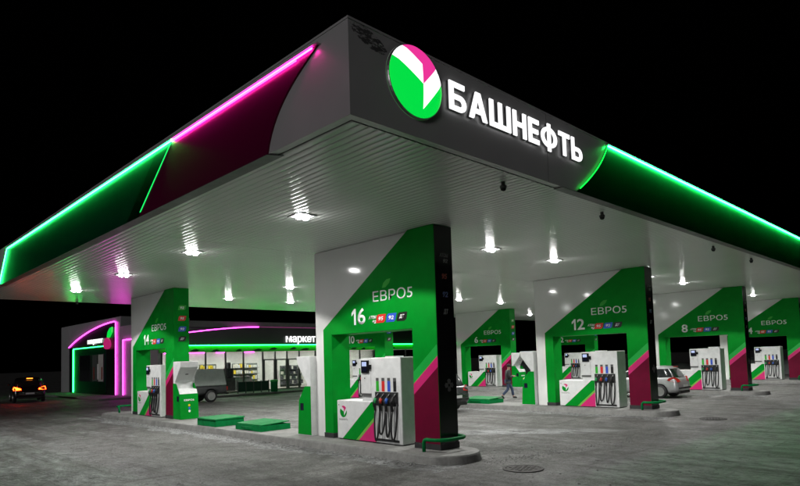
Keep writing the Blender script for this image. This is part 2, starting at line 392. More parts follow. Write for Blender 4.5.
def glyph_mesh(loops, w, h, uw, depth):
    c = bpy.data.curves.new('g', 'CURVE'); c.dimensions = '2D'; c.fill_mode = 'BOTH'; c.extrude = depth/2
    for lp_ in loops:
        sp_ = c.splines.new('POLY'); sp_.points.add(len(lp_)-1); sp_.use_cyclic_u = True
        for pt, (x, y) in zip(sp_.points, lp_): pt.co = (x/uw*w, y*h, depth/2, 1)
    o = bpy.data.objects.new('g', c); COL.objects.link(o)
    dg = bpy.context.evaluated_depsgraph_get(); me = bpy.data.meshes.new_from_object(o.evaluated_get(dg)); bpy.data.objects.remove(o)
    for v in me.vertices: v.co.z += depth/2 if False else 0
    return me
def ell(cx, cy, rx, ry, a0, a1, n=10): return [(cx+rx*math.cos(R(a0+(a1-a0)*i/n)), cy+ry*math.sin(R(a0+(a1-a0)*i/n))) for i in range(n+1)]
GL = {
 'Б': (.79, [[(0, 0)]+ell(.5, .29, .29, .29, -90, 90)+[(.2, .58), (.2, .82), (.72, .82), (.72, 1), (0, 1)], [(.2, .17)]+ell(.48, .29, .12, .12, -90, 90)+[(.2, .41)]]),
 'А': (.9, [[(0, 0), (.21, 0), (.29, .22), (.61, .22), (.69, 0), (.9, 0), (.57, 1), (.33, 1)], [(.345, .39), (.555, .39), (.45, .76)]]),
 'Ш': (1.15, [[(0, 0), (1.15, 0), (1.15, 1), (.95, 1), (.95, .18), (.675, .18), (.675, 1), (.475, 1), (.475, .18), (.2, .18), (.2, 1), (0, 1)]]),
 'Н': (.78, [[(0, 0), (.2, 0), (.2, .41), (.58, .41), (.58, 0), (.78, 0), (.78, 1), (.58, 1), (.58, .59), (.2, .59), (.2, 1), (0, 1)]]),
 'Е': (.65, [[(0, 0), (.65, 0), (.65, .18), (.2, .18), (.2, .41), (.6, .41), (.6, .59), (.2, .59), (.2, .82), (.65, .82), (.65, 1), (0, 1)]]),
 'Ф': (1.05, [[(.425, 1.08), (.425, .92)]+ell(.525, .5, .525, .43, 101, 259, 16)+[(.425, -.08), (.625, -.08)]+ell(.525, .5, .525, .43, -79, 79, 16)+[(.625, 1.08)],
              [(.425, .245)]+ell(.525, .5, .33, .27, 252, 108, 12)+[(.425, .755)], [(.625, .755)]+ell(.525, .5, .33, .27, 72, -72, 12)+[(.625, .245)]]),
 'Т': (.78, [[(.29, 0), (.49, 0), (.49, .82), (.78, .82), (.78, 1), (0, 1), (0, .82), (.29, .82)]]),
 'Ь': (.78, [[(0, 0)]+ell(.48, .3, .3, .3, -90, 90)+[(.2, .6), (.2, 1), (0, 1)], [(.2, .17)]+ell(.46, .3, .13, .13, -90, 90)+[(.2, .43)]]),
 '1': (.50, [[(.28, 0), (.5, 0), (.5, 1), (.32, 1), (0, .76), (0, .55), (.28, .73)]]),
}
def glyph(name, ch, o, u, v, w, h, mat, parent, depth=.002):
    uw, loops = GL[ch]; me = glyph_mesh(loops, w, h, uw, depth); me.materials.clear(); me.materials.append(M[mat])
    ob = bpy.data.objects.new(name, me); COL.objects.link(ob); u, v = Vector(u), Vector(v)
    mm = Matrix((u, v, u.cross(v))).transposed().to_4x4(); mm.translation = Vector(o); ob.matrix_local = mm
    if parent: ob.parent = parent
    return ob
# emblem pieces (unit circle, u right, v up)
def circ_pts(a0, a1, n=24): return [(math.cos(a0+(a1-a0)*i/n), math.sin(a0+(a1-a0)*i/n)) for i in range(n+1)]
A1, A2, A3, A4 = math.atan2(.87, -.5), math.atan2(.47, -.88), math.atan2(.62, .78), math.atan2(.2, .98)
EMB = {
 'pink': circ_pts(A3, A1, 16) + [(.15, .52), (.15, -.05)],
 'white_a': [(math.cos(A1), math.sin(A1)), (.15, .52), (.15, -.05), (math.cos(A2), math.sin(A2))] + circ_pts(A2, A1, 4)[1:-1],
 'white_b': [(math.cos(A3), math.sin(A3)), (.15, -.05), (.15, -.76), (math.cos(A4), math.sin(A4))] + circ_pts(A4, A3, 4)[1:-1],
 'green': circ_pts(A2, A4+2*math.pi, 30) + [(.15, -.76), (.15, -.05)],
}
# ================================================================== setting
g = MB(); g.add([(-400, -400, 0), (600, -400, 0), (600, 600, 0), (-400, 600, 0)], [(0, 1, 2, 3)])
tag(g.build('ground', 'ground'), kind='structure')
PITCH = 11.2
IX = [10.31+PITCH*i for i in range(4)]      # island centre lines
ZC = 5.3
X0, X1, Y0, Y1 = 4.7, 49.4, 5.55, 30.0
ORD = ['first', 'second', 'third', 'fourth']

# ------------------------------------------------------------------ canopy
can = empty('canopy', (0, 0, 0), 0, 'large flat filling station canopy with silver fascia and white slatted ceiling', 'canopy')
mb = MB(); p = .15; nx = int((X1-X0-.3)/p)
for i in range(nx):
    a = X0+.15+i*p
    prof = [(a+.0005, ZC+.006), (a+.006, ZC+.002), (a+.03, ZC-.001), (a+p*.5, ZC-.0035), (a+p-.03, ZC-.001), (a+p-.006, ZC+.002), (a+p-.0005, ZC+.006)]
    for (y0, y1) in ((Y0+.15, 13.78), (13.8, 22.2), (22.22, Y1-.15)):
        k = len(prof); mb.add([(x, y0, z) for x, z in prof]+[(x, y1, z) for x, z in prof], [(j, j+1, k+j+1, k+j) for j in range(k-1)])
tag(mb.build('ceiling_slat', 'slat', can, smooth=True), kind='stuff')
MB().box(X0+.1, X1-.1, Y0+.1, Y1-.1, ZC+.04, ZC+.9).build('roof_deck', 'soffit_trim', can)
# fascia bands: four sides, corners butted
MB().box(X0, X0+.12, Y0+.12, Y1, ZC, 6.54).build('fascia', 'fascia', can)
MB().box(X0, X1, Y0, Y0+.12, ZC, 6.54).build('fascia', 'fascia', can)
MB().box(X1-.12, X1, Y0+.12, Y1, ZC, 6.54).build('fascia', 'fascia', can)
MB().box(X0+.12, X1-.12, Y1-.12, Y1, ZC, 6.54).build('fascia', 'fascia', can)
MB().box(X0-.012, X0+.10, Y0-.012, Y1, 6.54, 6.57).build('top_flashing', 'fascia', can)
MB().box(X0+.10, X1, Y0-.012, Y0+.10, 6.54, 6.57).build('top_flashing', 'fascia', can)
for k in range(1, 7):
    MB().box(X0-.0015, X0-.0003, 5.72+.0+k*4.05, 5.726+k*4.05, ZC+.002, 6.538).build('panel_joint', 'dark', can)
for k in range(1, 11):
    MB().box(5.22+k*4.05, 5.226+k*4.05, Y0-.0015, Y0-.0003, ZC+.002, 6.538).build('panel_joint', 'dark', can)
# left side: magenta and green gloss panels with neon on their top edge
def lp(poly, name, mat, t=.03):
    return MB().prism(poly, 'x', X0-t, X0-.001).build(name, mat, can)
def lz(y): return 6.45
curveL = [(q.x, q.y) for q in bez((6.15, 6.43, 0), (6.55, 6.24, 0), (7.25, 5.95, 0), (7.42, ZC-.01, 0), 14)]
lp(curveL + [(12.25, ZC-.01), (10.63, 6.43)], 'magenta_panel', 'mag_panel')
lp([(10.65, 6.43), (12.27, ZC-.01), (25.1, ZC-.01), (23.96, 6.43)], 'green_panel', 'grn_panel')
MB().prism([(10.63, 6.43), (12.25, ZC), (12.9, ZC), (11.3, 6.43)], 'x', X0-.032, X0-.0305).build('dark_strip', 'blk_panel', can)  # flat dark strip on the green panel along the slash
xt = X0-.055
MB().tube([(xt, 6.24, 6.405), (xt, 10.60, 6.405)], .011, 8).build('neon_tube', 'neon_m', can)
MB().tube([(xt, 10.64, 6.405), (xt, 23.8, 6.405)], .012, 8).build('neon_tube', 'neon_g', can)
MB().prism([(10.68, 6.38), (10.74, 6.38), (12.2, 5.37), (12.14, 5.37)], 'x', X0-.036, X0-.0305).build('glow_strip', 'neon_slash', can)
MB().tube([(xt, 6.6, 6.375), (xt, 10.58, 6.375)], .004, 6).build('neon_tube', 'neon_m', can)
MB().tube([(xt, 23.85, 6.39), (xt, 24.9, 5.32)], .012, 8).build('neon_tube', 'neon_g', can)
MB().prism([(X0-.03, 7.42), (X0+.19, 7.30), (X0+.19, 25.2), (X0-.03, 25.2)], 'z', ZC-.018, ZC-.011).build('soffit_trim', 'soffit_trim', can)
# right side: dark green gloss panel
def rp(poly, name, mat, t=.03):
    return MB().prism(poly, 'y', Y0-t, Y0-.001).build(name, mat, can)
curveR = [(q.x, q.y) for q in bez((11.56, 6.488, 0), (11.33, 6.05, 0), (10.8, 5.65, 0), (10.21, ZC-.01, 0), 14)]
rp(curveR + [(X1-2, ZC-.01), (X1-2, 6.488)], 'green_panel', 'blk_panel')
MB().box(X0-.07, X0-.0005, 6.1, 24.0, 6.432, 6.438).build('neon_hood', 'fascia', can)
MB().box(11.54, X1-2, Y0-.075, Y0-.0005, 6.492, 6.498).build('neon_hood', 'fascia', can)
yt = Y0-.055
MB().tube([(11.54, yt, 6.464), (X1-2, yt, 6.464)], .014, 8).build('neon_tube', 'neon_g_r', can)
MB().tube([(x-.02, Y0-.045, z) for x, z in curveR[:-1]], .012, 6).build('glow_strip', 'edge_glow_g', can)  # dim glowing tube added to imitate light on the curved panel edge
MB().box(9.7, X1-2, Y0-.03, Y0+.16, ZC-.018, ZC-.011).build('soffit_trim', 'soffit_trim', can)

# ------------------------------------------------------------------ brand sign
sg = empty('round_emblem_sign', (5.87, Y0, 6.06), 0, 'round glowing green, white and pink emblem on the canopy corner', 'sign')
RX, RZ = .52, .50
for k, (mat) in (('green', 'sign_g'), ('white_a', 'sign_w'), ('white_b', 'sign_w'), ('pink', 'sign_p')):
    mb = MB(); bm = bmesh.new(); vs = [bm.verts.new((u*RX, 0, v*RZ)) for u, v in EMB[k]]; bm.faces.new(vs)
    bmesh.ops.triangulate(bm, faces=bm.faces); bmesh.ops.subdivide_edges(bm, edges=bm.edges, cuts=5, use_grid_fill=True)
    for v in bm.verts:
        rr = min(1, (v.co.x/RX)**2+(v.co.z/RZ)**2); v.co.y = -.05-.06*math.sqrt(max(0, 1-rr))
    me = bpy.data.meshes.new('emblem_field'); bm.to_mesh(me); bm.free(); me.materials.append(M[mat])
    for q in me.polygons: q.use_smooth = True
    o = bpy.data.objects.new('emblem_field', me); COL.objects.link(o); o.parent = sg
mb = MB(); N = 48
for i in range(N):
    a0, a1 = 2*math.pi*i/N, 2*math.pi*(i+1)/N
    q = lambda a, s, y: (s*RX*math.cos(a), y, s*RZ*math.sin(a))
    mb.add([q(a0, 1.0, -.05), q(a1, 1.0, -.05), q(a1, 1.02, -.047), q(a0, 1.02, -.047), q(a1, 1.02, -.002), q(a0, 1.02, -.002)], [(0, 1, 2, 3), (3, 2, 4, 5)])
mb.build('rim', 'steel', sg, smooth=True)
ls = empty('lit_letter_sign', (6.56, Y0, 5.88), 0, 'glowing white channel letters on the dark canopy fascia beside the emblem', 'sign')
word = 'БАШНЕФТЬ'; gap = .15
sc = 3.88/(sum(GL[c][0] for c in word)+gap*7); xx = 0
for ch in word:
    w = GL[ch][0]*sc
    lo = glyph('letter', ch, (xx, -.04, 0), END_U, ZV, w, .43, 'sign_w', ls, depth=.02)
    tb = glyph('return', ch, (0, 0, 0), XV, YV, w, .43, 'steel', lo, depth=.036); tb.matrix_local = Matrix.Translation((0, 0, -.0375))
    xx += w+gap*sc

# ------------------------------------------------------------------ ceiling lamps
def make_lamp():
    r = empty('ceiling_downlight')
    mb = MB()
    for a in ((-.22, .22, -.22, -.19), (-.22, .22, .19, .22), (-.22, -.19, -.19, .19), (.19, .22, -.19, .19)): mb.box(*a, -.008, .02)
    mb.build('frame', 'steel', r)
    MB().box(-.19, .19, -.19, .19, -.004, .01).build('reflector', 'print_white', r)
    for s in (-1, 1): MB().lathe([(.075, -.005), (.075, -.035), (.06, -.06), (.035, -.072), (.01, -.075)], (s*.085, 0, 0), 'z', 16).build('bulb', 'lamp', r, smooth=True)
    return r
LX = [7.25, 13.75, 17.15, 24.4, 28.1, 35.6, 38.7, 46.6]; LY = [10.2, 15.3, 20.3, 25.3]
lamp = make_lamp(); ld = bpy.data.lights.new('downlight_beam', 'SPOT')
ld.energy = LAMP_W; ld.spot_size = R(131); ld.spot_blend = .09; ld.shadow_soft_size = .12; ld.color = (1, .99, .95)
LORD = ['front', 'second', 'third', 'rear']
LANE = ['left of the island with portal sixteen', 'right of the island with portal sixteen', 'left of the island with portal twelve', 'right of the island with portal twelve',
        'left of the island with portal eight', 'right of the island with portal eight', 'left of the island with portal four', 'right of the island with portal four']
L = bpy.data.objects.new('downlight_beam', ld); COL.objects.link(L); L.parent = lamp; L.location = (0, 0, -.14)
first = True
for i, x in enumerate(LX):
    for j, y in enumerate(LY):
        o = lamp if first else copy_tree(lamp); first = False
        o.location = (x, y, ZC-.012)
        tag(o, 'square twin-bulb downlight of the %s row, lane %s' % (LORD[j], LANE[i]), 'ceiling light', 'canopy downlights')

# ------------------------------------------------------------------ dome cameras
def make_dome():
    r = empty('dome_camera')
    MB().lathe([(.05, .12), (.05, .03), (.085, .02), (.085, -.03), (.075, -.045)], (0, 0, 0), 'z', 20).build('housing', 'soffit_trim', r, smooth=False, bevel=.004)
    MB().lathe([(.07, -.045), (.066, -.08), (.045, -.105), (.012, -.116)], (0, 0, 0), 'z', 20).build('dome', 'black', r, smooth=True)
    return r
dc = make_dome(); dc.scale = (.72, .72, .72)
for i, (x, y, w) in enumerate([(8.61, 6.06, 'below the end letters of the lit sign'), (12.2, 6.03, 'below the start of the green neon'), (19.0, 5.97, 'right of portal twelve under the green panel'),
                               (22.72, 5.97, 'nearest the right edge of the picture'), (8.54, 29.7, 'at the rear left edge of the ceiling')]):
    o = dc if i == 0 else copy_tree(dc); o.location = (x, y, ZC-.085)
    tag(o, 'small dark dome camera under the canopy, '+w, 'camera', 'dome cameras under the canopy')

# ------------------------------------------------------------------ islands
def rounded(x0, x1, y0, y1, r, n=8):
    return arc(x1-r, y0+r, r, -math.pi/2, 0, n)+arc(x1-r, y1-r, r, 0, math.pi/2, n)+arc(x0+r, y1-r, r, math.pi/2, math.pi, n)+arc(x0+r, y0+r, r, math.pi, 1.5*math.pi, n)
PN = [16, 12, 8, 4]; PF = [14, 10, 6, 2]
WN = {16: 'sixteen', 14: 'fourteen', 12: 'twelve', 10: 'ten', 8: 'eight', 6: 'six', 4: 'four', 2: 'two'}
top_ = rounded(-.99, .46, -.06, 21.2, .72, 12); bot_ = rounded(-1.03, .50, -.10, 21.24, .76, 12)
mb = MB(); nn = len(top_); mb.add([(x, y, 0) for x, y in bot_]+[(x, y, .15) for x, y in top_]+[(x*.985, y*.998+.02, .18) for x, y in top_],
    [tuple(range(nn))[::-1], tuple(range(2*nn, 3*nn))]+[(k*nn+q, k*nn+(q+1) % nn, (k+1)*nn+(q+1) % nn, (k+1)*nn+q) for k in (0, 1) for q in range(nn)])
isl0 = mb.build('pump_island', 'concrete', None)
for i in range(4):
    o = isl0 if i == 0 else copy_tree(isl0); o.location = (IX[i], 8.2, 0)
    tag(o, 'long raised concrete pump island with rounded end carrying portals %s and %s' % (WN[PN[i]], WN[PF[i]]), 'pump island', 'pump islands')

# ------------------------------------------------------------------ green portals
GPOLY = [(0, 0), (0, 5.14), (.84, 5.14), (4.2, 2.95), (4.2, 0), (3.83, 0), (3.83, 2.79), (.78, 2.79), (.78, 0)]
def icon(parent, o, u, v, w, h, mat, txt, tm='print_white'):
    pl = MB().plate([(-.5*w, -.5*h), (.24*w, -.5*h), (.40*w, -.28*h), (.5*w, .5*h), (-.24*w, .5*h), (-.40*w, .28*h)], o, u, v, .0, .003).build('fuel_badge', mat, parent)
    q = Vector(o)-Vector(u)*w*.24-Vector(v)*h*.24+Vector(u).cross(Vector(v))*.003
    text('badge_text', txt, q, u, v, w*.48, h*.48, tm, pl, bold=.03, shear=.2)
def make_portal(num, near):
    r = empty('pump_portal')
    fr = MB().prism(GPOLY, 'x', -.31, .31).build('frame', 'green', r, bevel=.012)
    MB().box(-.325, .325, -.015, .795, .0, .16).build('plinth', 'dark', r); MB().box(-.325, .325, 3.815, 4.215, 0, .16).build('plinth', 'dark', r)
    xf = -.3105
    # diagonal print on the near pillar, rising towards the near end
    s = .64/.78; c0 = 1.50
    def band(name, mat, lo, hi, t=.003):
        poly = [(0.004, lo+s*.776), (.776, lo), (.776, hi), (0.004, hi+s*.776)]
        MB().prism(poly, 'x', xf-t, xf).build(name, mat, r)
    MB().prism([(.004, .161), (.776, .161), (.776, c0-.25), (.004, c0-.25+s*.776)], 'x', xf-.003, xf).build('maroon_base', 'maroon', r)
    band('pink_band', 'pink', c0-.25, c0); band('lime_line', 'lime', c0, c0+.016); band('light_green_band', 'bandgreen', c0+.016, c0+.27)
    # lettering
    text('name_lettering', 'ЕВРО5', (xf-.001, 2.12, 3.53), FRONT_U, ZV, 1.40, .27, 'print_white', r, bold=.004)
    MB().plate([(-.15, -.10), (-.02, -.09), (.11, 0), (.16, .11), (.02, .10), (-.10, .02)], (xf, 1.62, 3.95), FRONT_U, ZV, 0, .003).build('leaf_mark', 'leafgreen', r)
    sn = str(num); w = .60 if num >= 10 else .34
    yy = 2.96
    for dch in sn:
        dw = .17 if dch == '1' else .31
        if dch == '1': glyph('number_lettering', '1', (xf-.001, yy, 3.0), FRONT_U, ZV, dw, .42, 'print_white', r)
        else: text('number_lettering', dch, (xf-.001, yy, 3.0), FRONT_U, ZV, dw, .42, 'print_white', r, bold=.018)
        yy -= dw+.06
    w = 2.96-yy-.06
    y0 = 2.96-w-.12
    text('fuel_lettering', 'АТОМ', (xf-.001, y0, 3.11), FRONT_U, ZV, .30, .085, 'print_white', r, bold=.05, shear=.3)
    text('fuel_lettering', '92', (xf-.001, y0-.14, 2.99), FRONT_U, ZV, .15, .085, 'print_white', r, bold=.05, shear=.3)
    for k, (mt, t) in enumerate((('print_red', '95'), ('print_blue', '92'), ('print_black', 'ДТ'))):
        icon(r, (xf, y0-.46-.37*k, 3.10), FRONT_U, ZV, .38, .21, mt, t)
    # end face towards the street
    ye = -.001
    if near:
        MB().box(-.30, .30, -.005, ye, .16, 5.13).build('end_panel', 'black', r)
        ye = -.006  # lettering below uses dimmed colours to paint in the unlit face
        text('fuel_lettering', 'АТОМ', (-.14, ye, 4.40), END_U, ZV, .30, .09, 'print_grey', r, bold=.03, shear=.3)
        text('fuel_lettering', '92', (-.02, ye, 4.27), END_U, ZV, .16, .09, 'print_grey', r, bold=.03, shear=.3)
        text('fuel_lettering', '95', (-.08, ye, 3.89), END_U, ZV, .18, .13, 'shaded_red', r, bold=.03, shear=.15)
        text('fuel_lettering', '92', (-.07, ye, 3.47), END_U, ZV, .18, .13, 'shaded_blue', r, bold=.03, shear=.15)
        text('fuel_lettering', 'ДТ', (-.06, ye, 3.07), END_U, ZV, .16, .13, 'print_grey', r, bold=.03, shear=.15)
        mb = MB()
        for a in range(4):
            an = R(90*a); ca, sa = math.cos(an), math.sin(an)
            f = lambda x, z: (x*ca-z*sa, x*sa+z*ca)
            mb.plate([f(.03, -.04), f(.12, -.06), f(.15, 0), f(.12, .06), f(.03, .04)], (.04, ye, 1.46), END_U, ZV, 0, .003)
        mb.build('safety_mark', 'soffit_trim', r)
    else:
        for z, mt, t in ((4.36, 'leafgreen', '92'), (3.94, 'print_red', '95'), (3.52, 'print_blue', '92'), (3.13, 'print_black', 'ДТ')):
            icon(r, (.03, ye, z), END_U, ZV, .34, .2, mt, t)
    return r
for i in range(4):
    for near, num, yo in ((True, PN[i], 9.0), (False, PF[i], 22.75)):
        o = make_portal(num, near); o.location = (IX[i], yo, .15)
        tag(o, 'green pump portal with slanted top and white number %s' % WN[num], 'portal', 'green pump portals')

# ------------------------------------------------------------------ white canopy columns
col0 = MB().prism([(4.16, 0), (4.16, 2.92), (.92, 5.03), (.92, 5.145), (4.70, 5.145), (4.70, 0)], 'x', -.2, .2).build('canopy_column', 'white', None, bevel=.03, seg=3)
k = 0
for i in range(4):
    for yo, num in ((9.0, PN[i]), (22.75, PF[i])):
        o = col0 if k == 0 else copy_tree(col0); k += 1; o.location = (IX[i], yo, .15)
        tag(o, 'white clad canopy column rising behind green portal %s' % WN[num], 'column', 'white canopy columns')

# ------------------------------------------------------------------ fuel dispensers
def make_dispenser():
    r = empty('fuel_dispenser')
    MB().box(-.31, .31, 1.20, 3.58, 0, .055).build('plinth', 'rubber', r)
    MB().box(-.34, .34, 1.17, 2.24, .055, 2.14).build('main_cabinet', 'cab', r, bevel=.02)
    hd = MB().box(-.34, .34, 2.245, 2.63, 1.24, 2.13).build('display_head', 'cab', r, bevel=.018)
    MB().box(-.33, .33, 2.25, 2.625, 1.185, 1.24).build('head_joint', 'soffit_trim', r)
    MB().box(-.34, .34, 2.245, 3.62, .055, 1.05).build('side_cabinet', 'cab', r, bevel=.018)
    MB().box(-.30, .30, 2.25, 2.62, 1.05, 1.185).build('head_neck', 'cab', r)
    xf = -.3405
    pl = lambda poly, name, mat, par=r, t=.003: MB().prism(poly, 'x', xf-t, xf).build(name, mat, par)
    pl([(3.41, .06), (2.87, .06), (2.11, .70), (2.11, 1.045), (2.24, 1.045)], 'green_stripe', 'green')
    pl([(2.87, .06), (2.76, .06), (2.11, .607), (2.11, .70)], 'lime_stripe', 'lime')
    pl([(2.76, .06), (2.11, .06), (2.11, .607)], 'pink_stripe', 'pink')
    # display
    sb = MB().box(xf-.035, xf, 2.29, 2.57, 1.76, 2.08).build('screen_bezel', 'black', hd, bevel=.006)
    MB().box(xf-.038, xf-.0355, 2.36, 2.53, 1.93, 2.04).build('screen', 'screen', hd)
    MB().box(xf-.038, xf-.0355, 2.36, 2.53, 1.80, 1.90).build('keypad', 'screen_dark', hd)
    MB().box(xf-.045, xf, 2.2, 2.285, 1.85, 1.97).build('card_reader', 'black', r, bevel=.004)
    MB().lathe([(.016, 0), (.016, -.01)], (xf, 2.47, 1.63), 'x', 10).build('lock', 'dark', hd)
    MB().lathe([(.014, 0), (.014, -.01)], (xf, 3.54, .93), 'x', 10).build('lock', 'dark', r)
    # emblem on the side cabinet
    for k, mt in (('green', 'green'), ('pink', 'pink')):
        MB().plate([(u*.14, v*.15) for u, v in EMB[k]], (xf, 3.36, .76), FRONT_U, ZV, 0, .003).build('emblem', mt, r)
    text('brand_lettering', 'БАШНЕФТЬ', (xf, 3.53, .53), FRONT_U, ZV, .34, .05, 'print_grey', r, bold=.02)
    # nozzle bay
    MB().box(xf-.004, xf, 1.26, 2.10, .10, 1.27).build('nozzle_bay', 'cab', r)
    MB().box(xf-.012, xf-.0045, 1.27, 2.09, .96, 1.295).build('nozzle_boot', 'rubber', r)
    mts = ['nozgreen', 'nozred', 'nozblue', 'rubber']; lbs = ['leafgreen', 'print_red', 'print_blue', 'print_black']
    for k in range(4):
        y = 2.0-.205*k
        lb = MB().box(xf-.006, xf, y-.05, y+.05, 1.31, 1.56).build('grade_label', lbs[k], r)
        MB().box(xf-.007, xf-.0062, y-.05, y+.05, 1.565, 1.64).build('grade_cap', 'soffit_trim', lb)
        MB().box(xf-.02, xf-.0125, y-.06, y+.06, 1.05, 1.25).build('holster', 'dark', r)
        nz = MB(); x = xf-.05
        nz.tube([(xf-.02, y-.03, 1.22), (x-.02, y-.025, 1.20), (x-.055, y-.01, 1.13), (x-.06, y+.01, 1.0), (x-.03, y+.02, .84)], [.018, .024, .036, .038, .028], 8)
        n_ = nz.build('nozzle', 'rubber', r, smooth=True)
        MB().tube([(x-.045, y-.014, 1.15), (x-.058, y-.005, 1.09), (x-.062, y+.006, 1.03)], [.038, .043, .042], 8).build('grip_cover', mts[k], n_, smooth=True)
        MB().tube([(x-.095, y-.015, 1.11), (x-.115, y+.005, 1.03), (x-.09, y+.02, .94), (x-.035, y+.02, .93)], .009, 6).build('lever', 'rubber', n_, smooth=True)
        MB().tube([(xf-.03, y-.045, 1.26), (x-.0, y-.045, 1.24), (x-.03, y-.035, 1.20)], .011, 6).build('spout', 'steel', n_, smooth=True)
        lo = .13+.06*((k*7) % 4); dy = (-.02, .03, -.03, .02)[k]
        pts = bez((x-.03, y+.02, .86), (x-.10, y+.03+dy, .55), (x-.07, y+.04+dy, lo-.14), (x-.04, y-.02, lo+.0), 9)
        pts += bez((x-.04, y-.02, lo+.0), (x-.02, y-.07, lo+.12), (x+.01, y-.075, .6), (xf-.02, y-.085, 1.02), 8)[1:]
        MB().tube(pts, .024, 7).build('hose', 'rubber', r, smooth=True)
    MB().box(xf-.012, xf-.0045, 1.27, 2.09, .10, .16).build('kick_strip', 'rubber', r)
    # far side of the cabinet
    MB().box(.3405, .352, 1.30, 2.10, .2, 1.3).build('rear_nozzle_boot', 'rubber', r)
    return r
dsp = make_dispenser(); k = 0
for i in range(4):
    for yo, num in ((9.0, PN[i]), (22.75, PF[i])):
        o = dsp if k == 0 else copy_tree(dsp); k += 1; o.location = (IX[i], yo, .15)
        tag(o, 'white four-nozzle fuel dispenser with green and pink stripes under portal %s' % WN[num], 'fuel dispenser', 'fuel dispensers')

# ------------------------------------------------------------------ payment kiosks (front looks to local +y)
def make_kiosk():
    r = empty('payment_kiosk')
    prof = [(0, .02), (.62, .02), (.555, 1.0), (.50, 1.16), (.17, 1.20), (.17, 1.46), (.62, 2.02), (.66, 2.24), (0, 2.24)]
    MB().prism(prof, 'x', -.36, .36).build('housing', 'cab', r, bevel=.015)
    gp = [(.0, .05), (.63, .05), (.563, 1.0), (.27, 1.40), (0.0, 1.40)]
    for a, b in ((-.366, -.3605), (.3605, .366)):
        MB().prism(gp, 'x', a, b).build('side_panel', 'green', r)
        x = a-.004 if a < 0 else b
        MB().box(x, x+.004, .34, .50, .72, .92).build('side_slot', 'screen_dark', r)
    fp = [(.632, .05), (.565, 1.0), (.568, 1.0), (.636, .05)]
    MB().prism(fp, 'x', -.36, .36).build('front_panel', 'green', r)
    # sloped head with dark screen
    a, b = Vector((0, .17, 1.46)), Vector((0, .62, 2.02)); t = (b-a).normalized(); n = Vector((0, t.z, -t.y))
    MB().plate([(-.27, .08), (.27, .08), (.31, .62), (-.31, .62)], a+n*.001, -XV, t, -.004, .012).build('screen_panel', 'plate', r)
    MB().plate([(-.06, .36), (.06, .36), (.06, .40), (-.06, .40)], a+n*.014, -XV, t, -.002, .004).build('card_slot', 'rubber', r)
    u = -XV; f0 = Vector((0, .636, .05)); v = (Vector((0, .568, 1.0))-f0).normalized()
    text('panel_lettering', 'ЕВРО5', f0-u*.2+v*.68+Vector((0, .002, 0)), u, v, .40, .07, 'print_white', r, bold=.03)
    for k, mt in enumerate(('goods_y', 'nozblue', 'print_white')):
        MB().lathe([(.045, 0), (.045, .004)], tuple(f0+v*(.52-.11*k)), 'y', 14).build('round_sticker', mt, r)
    MB().box(-.34, .34, .02, .60, 0, .03).build('plinth', 'rubber', r)
    return r
kk = make_kiosk(); k = 0
for i in range(4):
    for y, rz, num, w in ((13.74, 0, PN[i], 'turned away, against the column of'), (22.68, math.pi, PF[i], 'facing the street, in front of')):
        o = kk if k == 0 else copy_tree(kk); k += 1; o.location = (IX[i]-.02, y, .15); o.rotation_euler = (0, 0, rz)
        tag(o, 'green and white self-service payment kiosk %s portal %s' % (w, WN[num]), 'kiosk', 'payment kiosks')

# ------------------------------------------------------------------ green hatches on the islands
def make_hatch(kind):
    r = empty('tank_hatch')
    if kind == 0:
        MB().box(-.52, .52, -.66, .66, 0, .26).build('box', 'green_metal', r, bevel=.012)
        MB().add([(-.55, -.69, .262), (.55, -.69, .262), (.55, .69, .262), (-.55, .69, .262), (-.53, -.67, .29), (.53, -.67, .31), (.53, .67, .31), (-.53, .67, .29)],
                 [(3,2,1,0),(4,5,6,7),(0,1,5,4),(1,2,6,5),(2,3,7,6),(3,0,4,7)]).build('lid', 'green_metal', r)
    else:
        mb = MB(); mb.box(-.52, .52, -.76, -.72, 0, .2); mb.box(-.52, .52, .72, .76, 0, .2); mb.box(-.52, -.48, -.72, .72, 0, .2); mb.box(.48, .52, -.72, .72, 0, .2)
        mb.build('box', 'green_metal', r)
        MB().box(-.48, .48, -.72, .72, .01, .1).build('pit_cover', 'green_metal', r)
        th = math.tan(R(3)); q = lambda x, y, z: (x, y, .203+z+(.5-x)*0+(x+.5)*0+(x+.5)*th)
        MB().add([q(-.5, -.74, 0), q(.5, -.74, 0), q(.5, .74, 0), q(-.5, .74, 0), q(-.5, -.74, .025), q(.5, -.74, .025), q(.5, .74, .025), q(-.5, .74, .025)],
                 [(3,2,1,0),(4,5,6,7),(0,1,5,4),(1,2,6,5),(2,3,7,6),(3,0,4,7)]).build('lid', 'green_metal', r)
        MB().tube([(-.545, -.3, .1), (-.57, -.3, .15), (-.57, .3, .15), (-.545, .3, .1)], .012, 8).build('handle', 'green_metal', r)
    return r
h0, h1 = make_hatch(0), make_hatch(1)
for i in range(4):
    a = h0 if i == 0 else copy_tree(h0); a.location = (IX[i]-.30, 19.1, .15)
    tag(a, 'closed green steel tank hatch on the island between portals %s and %s' % (WN[PF[i]], WN[PN[i]]), 'hatch', 'green tank hatches')
    b = h1 if i == 0 else copy_tree(h1); b.location = (IX[i]-.18, 16.6, .15)
    tag(b, 'low green hatch tray with tilted lid behind the column of portal %s' % WN[PN[i]], 'hatch', 'green tank hatches')

